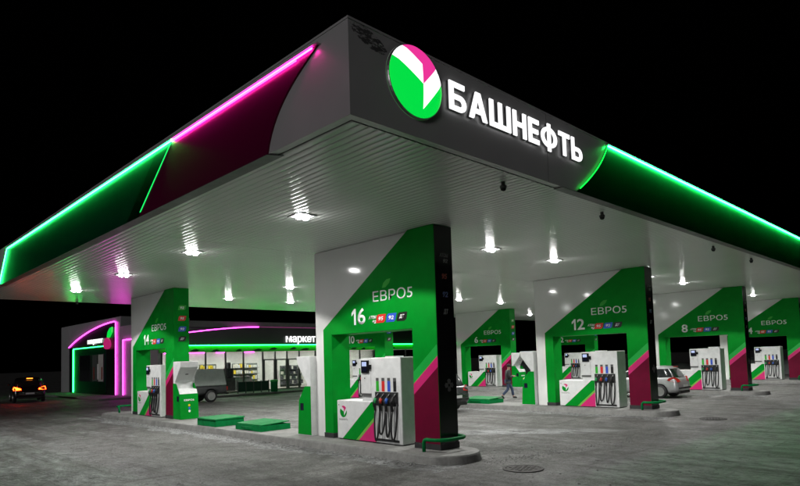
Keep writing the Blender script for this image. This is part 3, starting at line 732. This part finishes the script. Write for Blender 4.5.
# ------------------------------------------------------------------ bumper rails at island ends
def make_rail():
    hw, xr = .62, .34
    path = [(-hw, .52, 0), (-hw, .52, .22)] + [(-hw, .52-.08*(1-math.cos(t)), .22+.08*math.sin(t)) for t in (R(30), R(60), R(90))]
    path += [(-hw, .30, .30)] + [(-hw+.34-.34*math.cos(R(t)), .30-.30*math.sin(R(t)), .30) for t in (20, 40, 60, 80, 90)]
    path += [(xr-.30+.30*math.sin(R(t)), .30-.30*math.cos(R(t)), .30) for t in (0, 20, 40, 60, 80, 90)]
    path += [(xr, .44, .30)] + [(xr, .52-.08*(1-math.cos(t)), .22+.08*math.sin(t)) for t in (R(60), R(30))] + [(xr, .52, .22), (xr, .52, 0)]
    return MB().tube(path, .04, 10).build('bumper_rail', 'green_metal', None, smooth=True)
rl = make_rail(); k = 0
for i in range(4):
    for y, rz, w in ((8.68, 0, 'front'), (28.95, math.pi, 'rear')):
        o = rl if k == 0 else copy_tree(rl); k += 1; o.location = (IX[i]-.02, y, .15); o.rotation_euler = (0, 0, rz)
        tag(o, 'bent green pipe bumper rail at the %s end of the island of portal %s' % (w, WN[PN[i] if w == 'front' else PF[i]]), 'bumper rail', 'bumper rails')

# ------------------------------------------------------------------ manholes
def make_manhole():
    r = empty('manhole')
    MB().lathe([(.40, .002), (.40, .016), (.345, .016), (.345, .004)], (0, 0, 0), 'z', 40).build('ring', 'iron', r)
    MB().lathe([(.335, .002), (.335, .014), (.05, .016)], (0, 0, 0), 'z', 40).build('cover', 'iron', r)
    for a in range(-3, 4):
        for b in range(-3, 4):
            if a*a+b*b < 9.5: MB().box(a*.085-.028, a*.085+.028, b*.085-.028, b*.085+.028, .014, .022).build('stud', 'iron', r)
    return r
mh = make_manhole()
for i, (x, y, w) in enumerate(((10.05, 6.88, 'in front of the island of portal sixteen'), (20.72, 6.84, 'in front of the island of portal twelve'))):
    o = mh if i == 0 else copy_tree(mh); o.location = (x, y, .002); o.rotation_euler = (0, 0, R(20))
    tag(o, 'round cast iron manhole cover '+w, 'manhole cover', 'manhole covers')
# ================================================================== shop
st = empty('shop_building', (16.5, 40, 0), 0, 'low dark shop with glass front, green strip light and violet neon behind the pumps', 'building')
def sb(name, mat, x0, x1, y0, y1, z0, z1, par=None, bev=0.):
    return MB().box(x0-16.5, x1-16.5, y0-40, y1-40, z0, z1).build(name, mat, par or st, bevel=bev)
XE = 46.
sb('floor_slab', 'tilefloor', 16.7, XE, 40.0, 47.0, 0, .15)
sb('back_wall', 'plaster', 16.75, XE, 46.7, 46.9, .15, 5.2)
sb('side_wall', 'storewall', 16.5, 16.75, 40.05, 46.9, 0, 5.3)
sb('side_wall', 'storewall', XE, XE+.25, 40.05, 46.9, 0, 5.3)
sb('ceiling', 'plaster', 16.75, XE, 40.12, 46.7, 3.35, 3.45)
sb('roof', 'storegrey', 16.75, XE, 40.12, 46.7, 5.0, 5.2)
sb('parapet', 'storegrey', 16.45, XE+.3, 39.82, 40.05, 4.62, 5.33)
sb('fascia_board', 'storeblack', 16.45, XE+.3, 39.70, 39.815, 3.60, 4.90)
gs = sb('green_strip', 'leafgreen', 16.45, XE+.3, 39.66, 39.79, 3.10, 3.56)
MB().tube([(0, -.42, 3.585), (XE-16.2, -.42, 3.585)], .03, 6).build('neon_tube', 'neon_g2', st)
for k in range(14):
    x = 1.2+k*1.55+random.uniform(-.4, .4); w = random.uniform(.25, .5)
    MB().plate([(-w, -.08), (-.3*w, .06), (w*.3, .10), (w, .02), (w*.4, -.09)], (x, -.3405, 3.26+random.uniform(-.05, .06)), END_U, ZV, 0, .004).build('leaf_motif', 'grn_panel', gs)
cv = [(q.x, -.33, q.z) for q in bez((0, 0, 4.25), (3.2, 0, 4.66), (5.2, 0, 4.92), (7.5, 0, 4.955), 14)]
MB().tube(cv, .035, 6).build('neon_tube', 'neon_m2', st)
MB().tube([(7.5, -.33, 4.955), (XE-16.6, -.33, 4.93)], .02, 5).build('neon_tube', 'neon_m_dim', st)
# glass front: mullions, panes, doors
gx = [16.75, 18.35, 19.9, 21.45, 22.9, 24.55, 25.65, 26.75, 27.9, 29.5, 31.1, 32.7, 34.3, 36.0, 38.0, 40.0, 42.0, 44.0, 45.9]
for i in range(len(gx)-1):
    a, b = gx[i], gx[i+1]
    sb('mullion', 'frame' if not 24 < a < 28 else 'framel', a-.05, a+.05, 40.02, 40.12, .15, 3.10)
    sb('pane', 'glass', a+.05, b-.05, 40.06, 40.075, .22, 3.06)
    sb('sill', 'frame', a+.05, b-.05, 40.03, 40.11, .15, .22)
    if 24 < a < 27.8:
        sb('transom', 'framel', a+.05, b-.05, 40.03, 40.11, 2.42, 2.52)
        sb('door_stile', 'framel', a+.06, a+.15, 40.0, 40.055, .22, 2.42); sb('door_stile', 'framel', b-.15, b-.06, 40.0, 40.055, .22, 2.42)
        sb('door_pull', 'steel', b-.24 if i % 2 else a+.2, b-.20 if i % 2 else a+.24, 39.93, 39.97, .9, 1.6)
for k in range(9):
    sb('ceiling_lamp', 'shoplamp', 18.2+k*3, 19.2+k*3, 42.0, 42.5, 3.30, 3.345); sb('ceiling_lamp', 'shoplamp', 18.2+k*3, 19.2+k*3, 44.6, 45.1, 3.30, 3.345)
for a_, b_ in ((3.2, 6.6), (7.6, 8.4), (10.2, 11.2)): MB().tube([(a_, 6.6, 3.22), (b_, 6.6, 3.22)], .03, 6).build('neon_tube', 'neon_m2', st)
text('lit_lettering', 'маркет', (26.35-16.5, -.40, 3.62), END_U, ZV, 2.85, .66, 'sign_w', st, bold=.02, depth=.05)
# side wing with arched neon front
ax0 = -.0
MB().box(0, 5.5, 6.95, 22.0, 0, 6.1).build('side_wing', 'storewall', st, bevel=.05)
archp = [(q.y, q.z) for q in bez((0, 19.4, 4.1), (0, 16.5, 5.0), (0, 11.5, 5.72), (0, 8.1, 5.72), 16)]
MB().prism([(7.75, .0), (7.75, 5.66)] + archp[::-1] + [(19.4, .0)], 'x', -.03, -.001).build('arch_panel', 'storeblack', st)
MB().tube([(-.07, y, z+.03) for y, z in archp] + [(-.07, 7.85, 5.72)], .034, 6).build('neon_tube', 'neon_m2', st)
MB().tube([(-.07, 7.72, 5.68), (-.07, 7.72, .15)], .034, 6).build('neon_tube', 'neon_m2', st)
MB().tube([(-.07, 6.2, .17), (-.07, 6.2, 4.25), (-.07, 1.0, 4.25)], .034, 6).build('neon_tube', 'neon_m2', st)
MB().tube([(-.07, 18.1, .17), (-.07, 18.1, 3.92)], .045, 6).build('neon_tube', 'neon_g2', st)
MB().tube([(-.07, 18.1, 3.95), (-.07, 10.4, 3.95)], .03, 6).build('neon_tube', 'neon_g2', st)
MB().box(-.06, -.031, 9.9, 17.9, .15, 3.85).build('entrance_panel', 'grn_panel', st)
for (a, b, mt) in ((10.3, 11.6, 'plaster'), (11.75, 13.0, 'framel'), (13.4, 16.3, 'car_glass')):
    w = MB().box(-.085, -.0605, a, b, 1.15, 3.3).build('side_window', mt, st)
    for q in (a-.05, b-.03): MB().box(-.11, -.0655, q, q+.08, 1.1, 3.35).build('frame', 'frame', w)
for k in range(3): MB().box(-.12, -.0865, 10.55+k*.95, 10.75+k*.95, 1.3, 2.3+.25*(k % 2)).build('poster', 'print_white' if k == 1 else 'goods_r', st)
text('lit_lettering', 'маркет', (-.08, 14.1, 4.12), FRONT_U, ZV, 3.6, .46, 'sign_w', st, bold=.02, depth=.05)
mb = MB(); mb.plate([(.72*math.cos(t)*(1-.22*math.sin(t)), .45*math.sin(t)) for t in [2*math.pi*k/22 for k in range(22)]], (-.09, 9.3, 4.12), FRONT_U, ZV, 0, .12)
mb.build('fruit_mark', 'fruit', st)
MB().plate([(-.55, -.25), (-.1, -.3), (.5, .1), (.55, .5), (.1, .45), (-.4, .15)], (-.09, 8.75, 4.85), FRONT_U, ZV, 0, .1).build('leaf_mark', 'sign_g', st)
# walkways
wk = MB().box(18.6, XE, 37.3, 39.99, 0, .13).build('walkway', 'walk', None, bevel=.02); tag(wk, kind='structure')
wk = MB().box(13.9, 16.49, 43.5, 61, 0, .12).build('walkway', 'walk', None, bevel=.02); tag(wk, kind='structure')
# things inside the shop
def shelf(x, y, w, mats, label, h=1.9):
    r = empty('shop_shelf', (x, y, .15), 0, label, 'shelf', 'shop shelves')
    MB().box(0, w, .34, .38, 0, h).build('back', 'framel', r)
    for k in range(4):
        z = .2+k*(h-.3)/3.6
        MB().box(0, w, 0, .34, z, z+.03).build('shelf_board', 'framel', r)
        for q in range(int(w/.2)):
            hh = random.uniform(.18, .34)
            MB().box(.02+q*.2, .17+q*.2, .06, .25, z+.031, z+.03+hh).build('pack', mats[(q+k) % len(mats)], r)
shelf(20.9, 42.8, 1.4, ['goods_y', 'goods_y', 'goods_w'], 'shop shelf stacked with bright yellow packs behind the glass', 2.1)
shelf(18.2, 44.0, 2.0, ['goods_w', 'goods_d', 'goods_d'], 'shop shelf with mixed packs left of the yellow one', 1.5)
shelf(28.6, 43.6, 2.2, ['goods_d', 'goods_d', 'goods_w'], 'shop shelf with dark packs right of the shop doors', 1.8)
shelf(25.2, 45.6, 2.4, ['goods_w', 'plate', 'goods_y', 'goods_w'], 'shop shelf of pale packs against the back wall behind the doors', 2.1)
cm = empty('coffee_machine', (22.9, 42.0, .15), 0, 'tall black vending machine behind the shop glass', 'vending machine')
MB().box(-.38, .38, 0, .7, 0, 1.0).build('base', 'dark', cm, bevel=.02); MB().box(-.28, .28, .05, .65, 1.002, 1.75).build('upper_case', 'black', cm, bevel=.03)
MB().box(-.2, .2, .03, .0495, 1.2, 1.6).build('front_glass', 'screen_dark', cm); MB().lathe([(.17, 1.752), (.2, 2.1), (.16, 2.2)], (0, .35, 0), 'z', 16).build('hopper', 'dark', cm)
ct = empty('shop_counter', (23.7, 43.0, .15), 0, 'grey service counter behind the shop glass left of the doors', 'counter')
MB().box(0, 1.6, 0, .7, 0, 1.0).build('body', 'framel', ct); MB().box(-.05, 1.65, -.05, .75, 1.001, 1.05).build('worktop', 'soffit_trim', ct)
# bin and low barrier on the walkway
bn = empty('litter_bin', (24.05, 37.75, .13), 0, 'green cylindrical litter bin on the shop walkway', 'litter bin')
MB().lathe([(.22, 0), (.25, .05), (.26, .72)], (0, 0, 0), 'z', 20).build('drum', 'green_metal', bn, smooth=False)
MB().lathe([(.30, .722), (.30, .82), (.24, .87), (.05, .88)], (0, 0, 0), 'z', 20).build('lid', 'bandgreen', bn)
lb = empty('low_barrier', (21.2, 37.9, .13), 0, 'low dark green panel barrier on the shop walkway left of the bin', 'barrier')
for k in range(5): MB().box(-.03+k*.62, .03+k*.62, -.03, .03, 0, .86).build('post', 'frame', lb)
for k in range(4): MB().box(.031+k*.62, .589+k*.62, -.012, .012, .12, .82).build('panel', 'grn_panel', lb)

# ================================================================== vehicles (local +y forward)
def eval_mesh(o):
    dg = bpy.context.evaluated_depsgraph_get(); return bpy.data.meshes.new_from_object(o.evaluated_get(dg))
def car_body(st_, W, wells, mat, parent, wr):
    """st_: stations (y, z bottom, z top, half width)"""
    mb = MB(); n = 0; rings = []
    for (y, zb, zt, hw) in st_:
        dz = zt-zb
        h = [(0, zb), (hw*.80, zb), (hw*.95, zb+.06), (hw*.995, zb+.25*dz), (hw, zb+.5*dz), (hw*.985, zb+.72*dz), (hw*.955, zt-.05*dz), (hw*.90, zt), (hw*.5, zt+.015), (0, zt+.02)]
        ring = [(x, y, z) for x, z in h]+[(-x, y, z) for x, z in h[-2:0:-1]]
        rings.append(ring)
    k = len(rings[0]); vs = [p for r_ in rings for p in r_]
    fs = [(i*k+j, i*k+(j+1) % k, (i+1)*k+(j+1) % k, (i+1)*k+j) for i in range(len(rings)-1) for j in range(k)]
    fs += [tuple(range(k))[::-1], tuple(range((len(rings)-1)*k, len(rings)*k))]
    mb.add(vs, fs); o = mb.build('body', mat, None, smooth=True)
    sd = o.modifiers.new('s', 'SUBSURF'); sd.levels = 2; sd.render_levels = 2
    me = eval_mesh(o); o.modifiers.clear(); old = o.data; o.data = me
    cuts = []
    for y in wells:
        for sx in (-1, 1):
            c = MB().lathe([(wr*1.16, -.16), (wr*1.16, .3)] if sx > 0 else [(wr*1.16, -.3), (wr*1.16, .16)], (sx*W*.5-.0, y, wr), 'x', 28).build('c', mat, None)
            b = o.modifiers.new('b', 'BOOLEAN'); b.object = c; b.operation = 'DIFFERENCE'; b.solver = 'EXACT'; cuts.append(c)
    me = eval_mesh(o); o.modifiers.clear(); o.data = me
    for c in cuts: bpy.data.objects.remove(c)
    for p_ in me.polygons: p_.use_smooth = True
    me.materials.clear(); me.materials.append(M[mat]); o.parent = parent
    return o
def cabin(rows, mat, parent, roof_row, pil=.03):
    """rows: (z, y rear, y front, half width); glass below roof_row, painted above"""
    N = 40; e = 5.
    def ring(z, a, b, hw):
        cy, hy = (a+b)/2, (b-a)/2; o = []
        for k in range(N):
            t = 2*math.pi*k/N; c, s = math.cos(t), math.sin(t); d_ = (abs(c)**e+abs(s)**e)**(-1/e)
            o.append((hw*c*d_, cy+hy*s*d_, z))
        return o
    rg = [ring(*r_) for r_ in rows]
    def strip(name, cols, r0, r1, mt, cap=False):
        mb = MB(); idx = {}
        for i in range(r0, r1):
            for c in cols:
                q = [(i, c), (i, (c+1) % N), (i+1, (c+1) % N), (i+1, c)]; f = []
                for a in q:
                    if a not in idx: idx[a] = len(mb.v); mb.v.append(rg[a[0]][a[1]])
                    f.append(idx[a])
                mb.f.append(tuple(f))
        if cap: mb.add(rg[r1], [tuple(range(N))])
        return mb.build(name, mt, parent, smooth=True)
    # k: 0 right(+x) 10 front(+y) 20 left 30 rear
    strip('windscreen', range(6, 14), 0, roof_row, 'car_glass'); strip('rear_window', range(26, 34), 0, roof_row, 'car_glass')
    strip('side_window', [34, 35, 36, 37, 38, 39, 0, 1, 2, 3, 4, 5], 0, roof_row, 'car_glass'); strip('side_window', range(14, 26), 0, roof_row, 'car_glass')
    strip('roof', range(N), roof_row, len(rows)-1, mat, True)
    for c in (5.5, 14.5, 25.5, 34.5):
        a = int(c); path = [((Vector(rg[i][a])+Vector(rg[i][(a+1) % N]))/2) for i in range(roof_row+1)]
        MB().tube(path, [pil*1.5]+[pil]*roof_row, 8).build('pillar', mat, parent, smooth=True)
    for c in (0, 20):
        path = [Vector(rg[i][c])+Vector((0, -.1, 0)) for i in range(roof_row+1)]; MB().tube(path, pil*.8, 6).build('pillar', 'rubber', parent)
def wheel(x, y, r, w, parent):
    s = 1 if x > 0 else -1
    t = MB().lathe([(r*.62, -w/2), (r*.93, -w/2), (r, -w*.32), (r, w*.32), (r*.93, w/2), (r*.62, w/2)], (0, 0, 0), 'x', 28).build('wheel', 'rubber', parent, smooth=True)
    t.location = (x, y, r)
    mb = MB().lathe([(r*.66, s*w*.50), (r*.64, s*w*.56), (r*.58, s*w*.54), (r*.56, s*w*.505)], (0, 0, 0), 'x', 24)
    mb.build('rim', 'rim', t)
    for k in range(5):
        a = 2*math.pi*k/5; u = Vector((0, math.cos(a), math.sin(a))); v = Vector((0, -math.sin(a), math.cos(a)))
        b = MB(); pts = [u*r*.1-v*r*.09, u*r*.58-v*r*.06, u*r*.58+v*r*.06, u*r*.1+v*r*.09]
        b.add([p_+XV*s*w*.502 for p_ in pts]+[p_+XV*s*w*.54 for p_ in pts], [(0, 1, 2, 3), (4, 5, 6, 7), (0, 1, 5, 4), (1, 2, 6, 5), (2, 3, 7, 6), (3, 0, 4, 7)])
        b.build('spoke', 'rim', t)
    MB().lathe([(r*.13, s*w*.5), (r*.12, s*w*.56)], (0, 0, 0), 'x', 12).build('hub', 'rim', t)
def car(name, loc, rz, label, mat, L, Wd, H, wr, tail, plate=True, high=False, suv=False):
    r = empty(name, loc, rz, label, 'car')
    h = L/2; w = Wd/2; b0 = .30 if suv else .24; bt = .66*H
    stn = [(-h, b0+.16, bt*.62, w*.72), (-h+.03, b0+.08, bt*.70, w*.84), (-h+.10, b0+.03, bt*.90, w*.93), (-h+.22, b0, bt*.99, w*.98), (-h+.6, b0-.02, bt, w), (-.4, b0-.04, bt*.985, w),
           (h*.45, b0-.04, bt*.97, w), (h*.62, b0-.02, bt*.93, w*.98), (h-.35, b0, bt*.84, w*.94), (h-.1, b0+.06, bt*.72, w*.82), (h, b0+.14, bt*.6, w*.66)]
    wy = (-h*.60, h*.62)
    car_body(stn, Wd, wy, mat, r, wr)
    yr = -h+.20
    cabin([(bt-.03, yr-.05, h*.46, w*.93), (bt+.12*H, yr+.07, h*.30, w*.88), (bt+.25*H, yr+.22, h*.13, w*.80), (bt+.295*H, yr+.34, h*.05, w*.75), (bt+.325*H, yr+.48, -h*.08, w*.64), (H, yr+.75, -h*.18, w*.42)], mat, r, 2)
    for y in wy:
        for s in (-1, 1): wheel(s*(w-.12), y, wr, .2, r)
    for s in (-1, 1):
        pts = [(.0, .0), (.06, .26), (-.10, .30), (-.34, .12), (-.30, -.02)]
        # wraps the rear corner: plate leaning with the body
        mb = MB(); z0 = bt*.80; ring = []
        for (du, dz_) in ((0, -.06), (.02, .10), (-.02, .22)): pass
        A = [(s*w*.50, -h+.045, z0-.02), (s*w*.80, -h+.06, z0-.05), (s*w*.965, -h+.20, z0-.04), (s*w*.985, -h+.50, z0+.05), (s*w*.955, -h+.42, z0+.15), (s*w*.90, -h+.22, z0+.20), (s*w*.70, -h+.12, z0+.14), (s*w*.52, -h+.085, z0+.06)]
        k = len(A); B = [(x*1.0+s*.02, y-.03, z) for x, y, z in A]
        cx = Vector((s*w*.5, -h+.6, z0+.05)); C = [tuple(Vector(p_)*.75+cx*.25) for p_ in A]
        mb.add(C+B, [tuple(range(k))[::-1], tuple(range(k, 2*k))]+[(i, (i+1) % k, k+(i+1) % k, k+i) for i in range(k)])
        mb.build('tail_light', tail, r, smooth=False)
        MB().box(s*w*.72-.17, s*w*.72+.17, h-.26, h-.12, bt*.66, bt*.78).build('headlight', 'print_white', r, bevel=.03)
        mr = MB(); mr.box(s*(w-.02), s*(w+.17), h*.30, h*.38, bt+.02, bt+.15) if s > 0 else mr.box(s*(w+.17), s*(w-.02), h*.30, h*.38, bt+.02, bt+.15)
        mr.build('mirror', mat, r, bevel=.03)
        for y in (-h*.28, h*.18): MB().box(*sorted((s*(w-.005), s*(w+.02))), y-.09, y+.09, bt*.82, bt*.85).build('door_handle', mat, r, bevel=.006)
        for y in (-h*.36, h*.03, h*.40): MB().box(*sorted((s*(w-.03), s*(w+.003))), y-.006, y+.006, b0+.1, bt*.97).build('door_seam', 'rubber', r)
    MB().box(-w*.78, w*.78, -h-.035, -h+.12, b0+.20, b0+.27).build('bumper_strip', 'rubber', r, bevel=.01)
    MB().box(-w*.70, w*.70, -h+.0, -h+.25, b0-.02, b0+.10).build('bumper_valance', 'rubber', r, bevel=.03)
    MB().box(-.26, .26, -h-.045, -h-.03, b0+.28, b0+.39).build('number_plate', 'plate', r)
    MB().box(-.18, .18, -h+.33, -h+.42, H*.955, H*.975).build('brake_light', 'brake' if high else 'tail_off', r)
    MB().tube([(-.1, -h+.03, bt+.03), (.35, -h+.10, bt+.10)], .008, 6).build('wiper', 'rubber', r)
    return r
car('hatchback_car', (29.38, 12.95, 0), 0, 'silver five-door hatchback refuelling between portals twelve and eight', 'silver', 4.2, 1.76, 1.52, .32, 'tail_off')
car('dark_grey_car', (18.6, 18.0, 0), 0, 'dark grey car half hidden behind the black end of portal sixteen', 'darkcar', 4.5, 1.84, 1.68, .35, 'tail_off', suv=True)
car('black_car', (11.0, 49.6, 0), R(-8), 'black car with glowing red tail lights at the far left', 'blackcar', 4.6, 1.95, 1.72, .36, 'tail', high=True, suv=True)
# pickup with cargo cap, rear to the right
pk = empty('pickup_truck', (15.45, 34.2, 0), R(90), 'dark grey pickup truck with pale cargo cap in front of the shop', 'pickup truck')
car_body([(-2.5, .5, .88, .80), (-2.48, .46, .93, .86), (-2.40, .44, .96, .88), (-1, .42, .97, .9), (0, .4, .97, .9), (1.2, .4, .96, .9), (1.8, .42, .92, .88), (2.3, .48, .84, .82), (2.5, .55, .75, .66)], 1.8, (-1.45, 1.55), 'truckgrey', pk, .37)
cabin([(.93, -.3, 1.35, .83), (1.25, -.22, 1.0, .79), (1.6, -.12, .6, .71), (1.68, -.02, .48, .66), (1.74, .1, .3, .5)], 'truckgrey', pk, 2)
cp = MB(); P0 = [(-.86, -2.48, .96), (.86, -2.48, .96), (.86, -.32, .96), (-.86, -.32, .96)]; P1 = [(-.80, -2.32, 1.96), (.80, -2.32, 1.96), (.80, -.46, 2.0), (-.80, -.46, 2.0)]
cp.add(P0+P1, [(3,2,1,0),(4,5,6,7),(0,1,5,4),(1,2,6,5),(2,3,7,6),(3,0,4,7)]); cp.build('cargo_cap', 'capgrey', pk, bevel=.08, seg=3)
for s in (-1, 1):
    for y in (-1.45, 1.55): wheel(s*.78, y, .37, .22, pk)
    MB().box(s*.80-.06, s*.80+.06, -2.53, -2.44, .66, .9).build('tail_light', 'tail_off', pk, bevel=.01)
MB().box(-.8, .8, -2.62, -2.5, .42, .54).build('rear_bumper', 'rubber', pk, bevel=.02)

# ================================================================== person (local +y forward)
def skin(name, pts, edges, mat, parent, root=0, sub=2):
    me = bpy.data.meshes.new(name); me.from_pydata([p_[:3] for p_ in pts], edges, []); o = bpy.data.objects.new(name, me); COL.objects.link(o)
    md = o.modifiers.new('skin', 'SKIN'); md.use_smooth_shade = True
    for v, p_ in zip(me.skin_vertices[0].data, pts):
        rr = p_[3]; v.radius = rr if isinstance(rr, tuple) else (rr, rr); v.use_root = False
    me.skin_vertices[0].data[root].use_root = True
    sd = o.modifiers.new('sub', 'SUBSURF'); sd.levels = sub; sd.render_levels = sub
    m2 = eval_mesh(o); o.modifiers.clear(); o.data = m2; m2.materials.clear(); m2.materials.append(M[mat])
    for q in m2.polygons: q.use_smooth = True
    o.parent = parent; return o
pn = empty('person', (25.75, 18.35, 0), R(-128), 'person in dark jacket, jeans and dark cap walking with hands held in front', 'person')
J = dict(pel=(0, 0, .95), chest=(0, .04, 1.28), neck=(0, .06, 1.50), head=(0, .09, 1.60), crown=(0, .09, 1.74),
         hL=(-.09, 0, .90), kL=(-.10, .24, .52), aL=(-.09, .30, .10), tL=(-.09, .46, .05),
         hR=(.09, 0, .90), kR=(.10, -.04, .49), aR=(.10, -.36, .17), tR=(.10, -.27, .04),
         sL=(-.19, .04, 1.42), eL=(-.25, -.02, 1.13), wL=(-.12, .26, 1.16), pL=(-.09, .34, 1.18),
         sR=(.19, .04, 1.42), eR=(.25, .0, 1.12), wR=(.10, .28, 1.14), pR=(.07, .36, 1.16))
names = list(J); ix = {k: i for i, k in enumerate(names)}
rad = dict(pel=(.14, .11), chest=(.16, .12), neck=.055, head=(.075, .09), crown=(.06, .07), hL=.085, kL=.06, aL=.042, tL=.035, hR=.085, kR=.06, aR=.042, tR=.035,
           sL=.06, eL=.045, wL=.03, pL=(.035, .02), sR=.06, eR=.045, wR=.03, pR=(.035, .02))
pts = [(*J[k], rad[k]) for k in names]
ed = [(ix[a], ix[b]) for a, b in (('pel', 'chest'), ('chest', 'neck'), ('neck', 'head'), ('head', 'crown'), ('pel', 'hL'), ('hL', 'kL'), ('kL', 'aL'), ('aL', 'tL'), ('pel', 'hR'), ('hR', 'kR'), ('kR', 'aR'), ('aR', 'tR'),
      ('chest', 'sL'), ('sL', 'eL'), ('eL', 'wL'), ('wL', 'pL'), ('chest', 'sR'), ('sR', 'eR'), ('eR', 'wR'), ('wR', 'pR'))]
for S_, sx in (('L', -1), ('R', 1)):       # five fingers each
    b = Vector(J['p'+S_])
    for k in range(4):
        off = Vector(((k-1.5)*.019, .03, .0)); i0 = len(pts)
        pts += [(*(b+off+Vector((0, .03, -.004))), .009), (*(b+off+Vector((0, .045+.006*(k in (1, 2)), -.03))), .008)]; ed += [(ix['p'+S_], i0), (i0, i0+1)]
    i0 = len(pts); pts += [(*(b+Vector((-sx*.04, .0, .012))), .010), (*(b+Vector((-sx*.045, .035, .012))), .009)]; ed += [(ix['p'+S_], i0), (i0, i0+1)]
body = skin('body', pts, ed, 'skin', pn)
q = lambda k, r_: (*J[k], r_)
jk = [q('pel', (.185, .15)), q('chest', (.205, .155)), (0, .06, 1.49, (.085, .08)), q('sL', .085), q('eL', .075), q('wL', .052), q('sR', .085), q('eR', .075), q('wR', .052), (0, -.0, .82, (.20, .165))]
skin('jacket', jk, [(0, 1), (1, 2), (1, 3), (3, 4), (4, 5), (1, 6), (6, 7), (7, 8), (0, 9)], 'jacket', pn)
tr = [(0, 0, .93, (.15, .12)), q('hL', .105), q('kL', .08), (-.09, .29, .14, .068), q('hR', .105), q('kR', .08), (.10, -.33, .20, .068)]
skin('trousers', tr, [(0, 1), (1, 2), (2, 3), (0, 4), (4, 5), (5, 6)], 'jeans', pn)
for S_ in 'LR':
    a, t = Vector(J['a'+S_]), Vector(J['t'+S_]); d_ = (t-a).normalized()
    skin('shoe', [(*(a-d_*.05+Vector((0, 0, -.03))), .05), (*((a+t)/2), .052), (*(t+d_*.03), .038)], [(0, 1), (1, 2)], 'shoe', pn)
MB().lathe([(.104, 1.66), (.108, 1.70), (.095, 1.76), (.06, 1.795), (.01, 1.805)], (0, .085, 0), 'z', 20).build('cap', 'hair', pn, smooth=True)
MB().box(-.07, .07, .16, .25, 1.655, 1.668).build('cap_peak', 'hair', pn, bevel=.004)
fc = MB().tube([(0, .185, 1.635), (0, .205, 1.60), (0, .185, 1.585)], [.008, .015, .010], 6).build('nose', 'skin', pn, smooth=True)
for s in (-1, 1):
    MB().lathe([(.011, -.004), (.008, .006)], (s*.034, .172, 1.635), 'y', 8).build('eye', 'hair', pn); MB().lathe([(.028, -.01), (.02, .01)], (s*.082, .085, 1.61), 'x', 10).build('ear', 'skin', pn)
MB().box(-.025, .025, .170, .178, 1.553, 1.560).build('mouth', 'nozred', pn)

# ================================================================== far snow banks
def bank(x0, y0, x1, y1, wid, hgt, seed):
    random.seed(seed); A, B = Vector((x0, y0, 0)), Vector((x1, y1, 0)); L_ = (B-A).length; t = (B-A).normalized(); n = Vector((-t.y, t.x, 0))
    nu, nv = int(L_/.5), 12; ph = [random.uniform(0, 6.28) for _ in range(6)]; vs = []
    for i in range(nu+1):
        for j in range(nv+1):
            s_, w_ = i/nu*L_, (j/nv-.5)*2
            hh = hgt*(1-w_*w_)*(.62+.2*math.sin(s_*.45+ph[0])+.13*math.sin(s_*1.1+ph[1]+w_)+.07*math.sin(s_*2.7+ph[2]+3*w_)+random.uniform(-.05, .05))
            hh *= min(1, s_/2, (L_-s_)/2); vs.append(tuple(A+t*s_+n*(w_*wid+.25*math.sin(s_*.7+ph[3]))+Vector((0, 0, hh-.02))))
    fs = [(i*(nv+1)+j, (i+1)*(nv+1)+j, (i+1)*(nv+1)+j+1, i*(nv+1)+j+1) for i in range(nu) for j in range(nv)]
    o = MB().add(vs, fs).build('snow_bank', 'snow', None, smooth=True); tag(o, kind='structure')
bank(58, 2, 64, 46, 2.6, 1.7, 3)
bank(20, 72, 62, 66, 2.5, 1.5, 5)

# ================================================================== trodden dirt and ice crumbs on the forecourt
random.seed(11); mb = MB()
def crumb(x, y, r):
    n = 6; vs = []; a0 = random.uniform(0, 6.28)
    for zf, rf in ((0, 1.), (.35, .85), (.62, .4)):
        for k in range(n):
            a = a0+2*math.pi*k/n; q_ = r*rf*random.uniform(.65, 1.25); vs.append((x+q_*math.cos(a), y+q_*math.sin(a)*.8, r*zf*random.uniform(.7, 1.2)-(.004 if zf == 0 else 0)))
    mb.add(vs, [(i*n+k, i*n+(k+1) % n, (i+1)*n+(k+1) % n, (i+1)*n+k) for i in range(2) for k in range(n)]+[tuple(range(2*n, 3*n))])
for k in range(2600):
    u = random.random(); x = 4.5+random.random()**1.2*17; y = 3.8+random.random()**1.2*15
    near = min(abs(x-9.05), abs(x-20.25)) < .5 and y > 8
    if any(abs(x-c+.27) < .85 and 8. < y < 29.5 for c in IX): continue
    crumb(x, y, random.uniform(.006, .018)*(1.9 if random.random() < .05 else 1))
for k in range(1500):                     # along the foot of the kerbs
    c = IX[0] if k % 3 else IX[1]; x = c-1.05-abs(random.gauss(0, .16)); crumb(x, random.uniform(8.4, 28), random.uniform(.01, .028))
for k in range(240):                      # clump line in front of the near island
    t = random.random(); crumb(10.2+4.2*t+random.gauss(0, .25), 7.9-1.0*t+random.gauss(0, .18), random.uniform(.012, .032))
tag(mb.build('ice_crumbs', mat_concrete('dirty_ice_crumb', (.07, .068, .064), (.42, .42, .42), 1.6), None), 'scattered dirty ice crumbs and grit on the forecourt', 'grit', kind='stuff')
